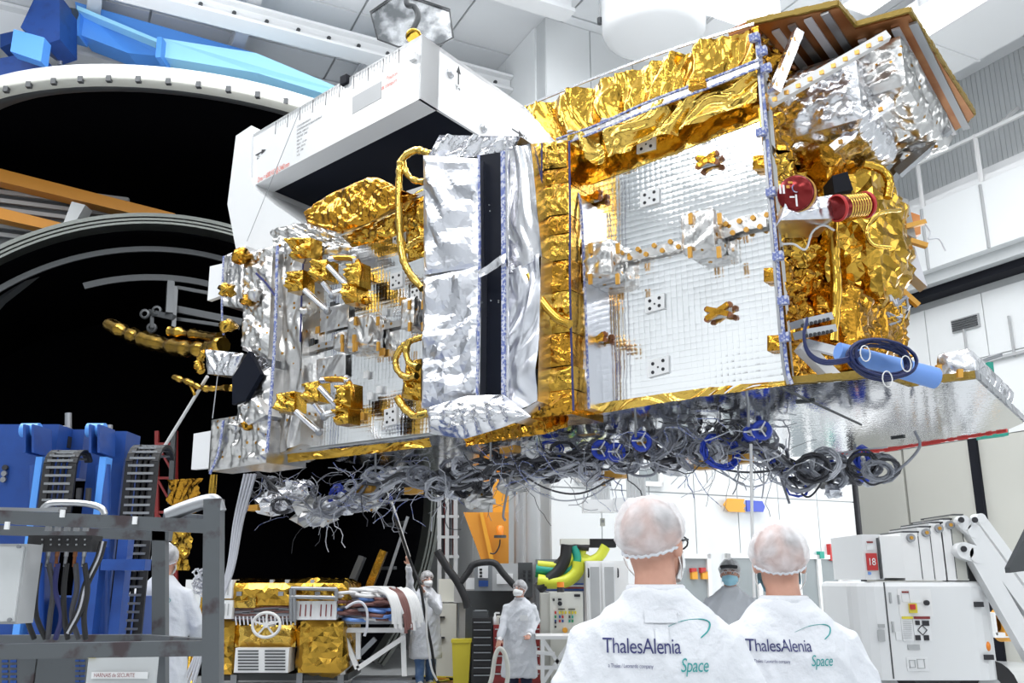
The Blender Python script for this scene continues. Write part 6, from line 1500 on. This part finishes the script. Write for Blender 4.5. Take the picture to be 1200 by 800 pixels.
    for k in range(n):
        a = 2 * math.pi * k / n
        for z, rr in ((1.455, .09), (1.492, .08), (1.497, .074), (1.46, .074)): vs.append(T(rr * math.cos(a), -.01 + rr * .98 * math.sin(a), z))
    cb.add(vs, [(k * 4 + j, k * 4 + (j + 1) % 4, ((k + 1) % n) * 4 + (j + 1) % 4, ((k + 1) % n) * 4 + j) for k in range(n) for j in range(4)], 0, True); cb.build('collar', cloth, coat)
    # trousers and shoes
    b = B()
    for sx in (-1, 1):
        st2 = stride * sx
        b.tube([T(.08 * sx, 0, .86), T(.095 * sx, .02 + st2 * .4, .5), T(.1 * sx, 0 + st2, .08)], [.105 * s, .082 * s, .062 * s], 14)
    remeshed(b, 'trousers', [legs], vox * 1.2, t, 3, dsp)
    for sx in (-1, 1):
        b = B(); st2 = stride * sx; b.tube([T(.1 * sx, -.08 + st2, .05), T(.1 * sx, -.03 + st2, .065), T(.1 * sx, .06 + st2, .06), T(.105 * sx, .15 + st2, .042), T(.107 * sx, .185 + st2, .035)], [.032 * s, .05 * s, .05 * s, .042 * s, .022 * s], 12); b.build('shoe', 'label_white', t)
    # gloves
    if gl:
        for sx, arm in ((-1, armL), (1, armR)):
            el, wr = T(*arm[0]), T(*arm[1]); d = (wr - el).normalized(); b = B(); b.tube([wr - d * .03 * s, wr + d * .03 * s], [.034 * s, .038 * s], 12); b.build('glove_cuff', 'glove', t)
    # hair, cap, mask
    def shell(nm, m, ry, rx, rz, c, lim, puck, wr_=0, seed=0, back=0, par=t):
        g = []; nt_, na = 18, 44
        for j in range(nt_ + 1):
            row = []
            for k in range(na):
                a = 2 * math.pi * k / na; L = lim + back * (-math.sin(a)); th = L * j / nt_
                e = 1.0 if j < nt_ - 3 else 1 - puck * (j - nt_ + 3) / 3
                d = Vector((math.cos(a) * math.sin(th), math.sin(a) * math.sin(th), math.cos(th)))
                w2 = 1 + wr_ * (noise.noise(d * 3.2 + Vector((seed, 0, 0))) + .5 * noise.noise(Vector((math.cos(a) * 9, math.sin(a) * 9, th * 1.2 + seed)))) 
                row.append(Hd(c[0] + d.x * rx * w2 * e, c[1] + d.y * ry * w2 * e, c[2] + d.z * rz * w2))
            row.append(row[0]); g.append(row)
        b = B(); b.sheet(g, sm=True, tri=False); return b.build(nm, m, par, recalc=False)
    shell('hair', hair, .1, .083, .1, (0, -.012, .028), 1.75, 0, .01, 1, .35)
    shell('hair_net', cap, .118 * capr, .1 * capr, .108 * capr, (0, -.016, .03), 1.95, .12, .085, px, .32)
    # gathered elastic band of the cap
    P = []; Q = 60
    for k in range(Q):
        a = 2 * math.pi * k / Q; th = 1.95 - .32 * math.sin(a); P.append(Hd(math.cos(a) * math.sin(th) * .091 * capr, -.016 + math.sin(a) * math.sin(th) * .107 * capr, .03 + math.cos(th) * .106 * capr + .003 * math.sin(k * 2.4)))
    B().tube(P, .0045 * s, 6, closed=True).build('cap_band', cloth, t)
    for sx in (-1, 1):
        e = B(); e.ball(Hd(.031 * sx, .083, .008), .012 * s, .008 * s, .008 * s, 10, 8, HX); eo = e.build('eye', 'label_white', t); e = B(); e.ball(Hd(.031 * sx, .0905, .008), .005 * s, .003 * s, .005 * s, 8, 6, HX); e.build('pupil', 'ink', eo)
        e = B(); e.tube([Hd(.016 * sx, .093, .029), Hd(.032 * sx, .094, .033), Hd(.047 * sx, .083, .028)], .004 * s, 6); e.build('eyebrow', hair, t)
    g = []
    for j in range(9):
        row = []; v = j / 8; z = -.008 - .10 * v
        for k in range(13):
            u = (k / 12 - .5) * 2; a = u * 1.35; rr = .073 + .010 * math.sin(v * math.pi); y = math.cos(a) * (.092 + .032 * math.sin(v * math.pi) * (1 - abs(u)) + (.02 * (1 - abs(u) ** 2) * (1 - v * .6))) + .012
            row.append(Hd(math.sin(a) * rr * (1 - .25 * v * abs(u)), y, z + .02 * abs(u) * (1 if v > .5 else -1) * .8))
        g.append(row)
    b = B(); b.sheet(g, sm=True, tri=False); mk = b.build('face_mask', mask, t, recalc=False)
    for sx in (-1, 1):
        for z0, z1 in ((-.02, .02), (-.09, -.035)):
            B().tube(curve([Hd(.07 * sx, .03, z0), Hd(.082 * sx, .0, (z0 + z1) / 2), Hd(.085 * sx, -.018, z1)], 4), .0018 * s, 5).build('strap', 'mask_white', mk)
    if glasses:
        b = B()
        for sx in (-1, 1):
            P = [Hd(.034 * sx + math.cos(a) * .026, .105, .008 + math.sin(a) * .02) for a in [i * .524 for i in range(12)]]; b.tube(P, .0028 * s, 5, closed=True); b.tube([Hd(.06 * sx, .103, .014), Hd(.08 * sx, .06, .014), Hd(.086 * sx, -.01, .008)], .003 * s, 5)
        b.build('glasses', 'ink', t)
    return dict(t=t, T=T, r=r, f=f, tree=tree, coat=coat, s=s, Hd=Hd)
def logo(P, x0, z0, wd, ab=True):
    """the company lettering printed across the shoulder blades"""
    T, r, f, tr, coat = P['T'], P['r'], P['f'], P['tree'], P['coat']; k = P['s']
    X = r; U = (UP * 1 - r * 0).normalized()
    def tx(s_, x, z, sz, m, sq=1.0, sh=0): return text(s_, T(x, -.5, z) + f * .35 * k, X, UP, sz, m, coat, squeeze=sq, off=.004, project=tr, shear=sh)
    S_ = wd / .265
    tx('ThalesAlenia', x0, z0, .052 * S_, 'navy_print', .80)
    tx('Space', x0 + .178 * S_, z0 - .040 * S_, .046 * S_, 'teal_print', .72, .25)
    tx('a Thales / Leonardo company', x0 + .012 * S_, z0 - .032 * S_, .0135 * S_, 'navy_print', .75)
    # swoosh
    pts = [(x0 + .145 * S_, z0 + .055 * S_, .0006), (x0 + .19 * S_, z0 + .072 * S_, .0012), (x0 + .235 * S_, z0 + .076 * S_, .002), (x0 + .257 * S_, z0 + .068 * S_, .0026), (x0 + .252 * S_, z0 + .05 * S_, .0022), (x0 + .232 * S_, z0 + .034 * S_, .0012)]
    Q = []
    for x, z, w_ in pts:
        p = T(x, -.5, z) + f * .3 * k; h = tr.ray_cast(p, f, 1); Q.append((h[0] if h[0] is not None else p) - f * .001)
    C = curve(Q, 6); wd_ = [max(.0006, pts[min(len(pts) - 1, i // 6)][2]) for i in range(len(C))]
    B().tube(C, wd_, 6).build('swoosh', 'teal_print', coat)
down = lambda sx, y=0: ((.255 * sx, -.03 + y, 1.10), (.265 * sx, .04 + y, .86))
P1 = person(768, 2.75, 1.835, 4, 'nearer man seen from behind in white coat and hair net, glasses at his temple', ((-.262, -.03, 1.10), (-.24, .08, .88)), ((.262, -.03, 1.10), (.24, .08, .88)),
            head_yaw=30, vox=.008, hair='skin_scalp', glasses=True, legs='jeans', broad=.96, folds_amp=.009, capr=.97)
logo(P1, -.152, 1.325, .292)
# back label and loop on the coat
def coat_patch(P, x0, x1, z0, z1, name, m='coat_cloth', off=.004):
    g = []
    for j in range(7):
        row = []
        for i in range(9):
            p = P['T'](x0 + (x1 - x0) * i / 8, -.5, z0 + (z1 - z0) * j / 6) + P['f'] * .25; h = P['tree'].ray_cast(p, P['f'], 1.2); row.append((h[0] if h[0] is not None else p) - P['f'] * off)
        g.append(row)
    b = B(); b.sheet(g, sm=True, tri=False); return b.build(name, m, P['coat'], recalc=False)
coat_patch(P1, -.04, .045, 1.40, 1.432, 'collar_label'); coat_patch(P1, -.015, .02, 1.35, 1.395, 'hanger_tab')
P2 = person(917, 3.3, 1.79, 0, 'second man seen from behind in white coat, grey haired, right of the nearer man', ((-.265, -.03, 1.10), (-.25, .06, .88)), ((.275, -.03, 1.10), (.25, .08, .88)),
            head_yaw=10, vox=.008, hair='skin_scalp', mask='mask_blue', broad=1.0, folds_amp=.009, glasses=True)
logo(P2, -.16, 1.325, .285)
P3 = person(190, 8.0, 1.90, 0, 'worker behind the grey basket, seen from behind in a white coat', ((-.27, 0, 1.12), (-.25, .15, .92)), ((.29, .0, 1.14), (.24, .2, 1.0)), vox=.012, hair='hair_dark', folds_amp=.008)
logo(P3, -.135, 1.25, .26)
# man hauling on the pole: both hands raised in front of him
P4 = person(500, 14.9, 1.74, 172, 'man in white coat and jeans hauling on a long pole with both hands', ((.0, 0, 0), (0, 0, 0)), ((0, 0, 0), (0, 0, 0)), vox=.012) if False else None
def local(px, py, Y, base_px, by, H, yaw):
    b0 = at(base_px, 690, by); s = H / 1.728; f = Vector((math.sin(R(yaw)), math.cos(R(yaw)), 0)); r = Vector((f.y, -f.x, 0)); p = at(px, py, Y) - Vector((b0.x, b0.y, 0)); return (p.dot(r) / s, p.dot(f) / s, p.z / s)
L = lambda x, y, Y: local(x, y, Y, 500, 14.9, 1.74, 160)
# facing the camera his right arm is on the photo's left
P4 = person(500, 14.9, 1.74, 160, 'man in white coat and jeans hauling on a long pole with both hands', (L(514, 716, 14.7), L(498, 695, 14.5)), (L(481, 690, 14.7), L(479, 662, 14.55)),
            head_yaw=-8, vox=.012, legs='jeans', folds_amp=.012, hem=.43, stride=.08)
t = thing('guide_pole', at(478, 655, 14.45), 'long white pole with black rope slanting up from the hands of the man in jeans', 'pole')
B().cyl(at(449, 560, 13.4), at(479, 652, 14.5), .03, 10).build('pole', 'cable_white', t)
P = curve([at(446, 560, 13.38), at(463, 605, 13.9), at(480, 655, 14.42), at(492, 685, 14.4), at(498, 720, 14.4), at(506, 760, 14.4), at(510, 792, 14.5), at(514, 800, 14.6)], 6); B().tube(P, .022, 8).build('rope', 'rubber', t)
P = curve([at(500, 700, 14.35), at(500, 740, 14.35), at(505, 780, 14.35), at(512, 797, 14.4)], 6); B().tube(P, .016, 8).build('rope_tail', 'cable_white', t)
L = lambda x, y, Y: local(x, y, Y, 609, 12.5, 1.575, 192)
P5 = person(609, 12.5, 1.60, 192, 'woman in a long white coat and white mask glancing up beside the tool cabinets', (L(628, 728, 12.6), L(620, 745, 12.35)), (L(593, 724, 12.5), L(586, 750, 12.3)),
            head_yaw=14, head_tilt=8, vox=.011, folds_amp=.010, hem=.42, hair='hair_dark')
coat_patch2 = B().box(P5['T'](-.09, .155, 1.22), P5['r'] * .05, P5['f'] * .006, UP * .035).build('name_badge', 'label_white', P5['coat'])
P6 = person(856, 9.0, 1.79, 188, 'man facing the camera with pale blue mask, between the two men in front', ((-.27, 0, 1.10), (-.22, .1, .88)), ((.27, 0, 1.10), (.22, .1, .88)),
            head_yaw=8, vox=.011, mask='mask_blue', folds_amp=.009, hair='hair_dark')
B().box(P6['T'](-.09, .15, 1.2), P6['r'] * .055, P6['f'] * .005, UP * .008).build('pocket_seam', 'plastic_grey', P6['coat'])
for k, p_ in ((-1, 0), (1, 0)):
    pass
# safety goggles pushed up on his cap
g = B().tube([P6['Hd'](-.07, .09, .06), P6['Hd'](-.03, .125, .065), P6['Hd'](.03, .125, .065), P6['Hd'](.07, .09, .06)], .016, 8).build('goggles', 'ink', P6['t'])
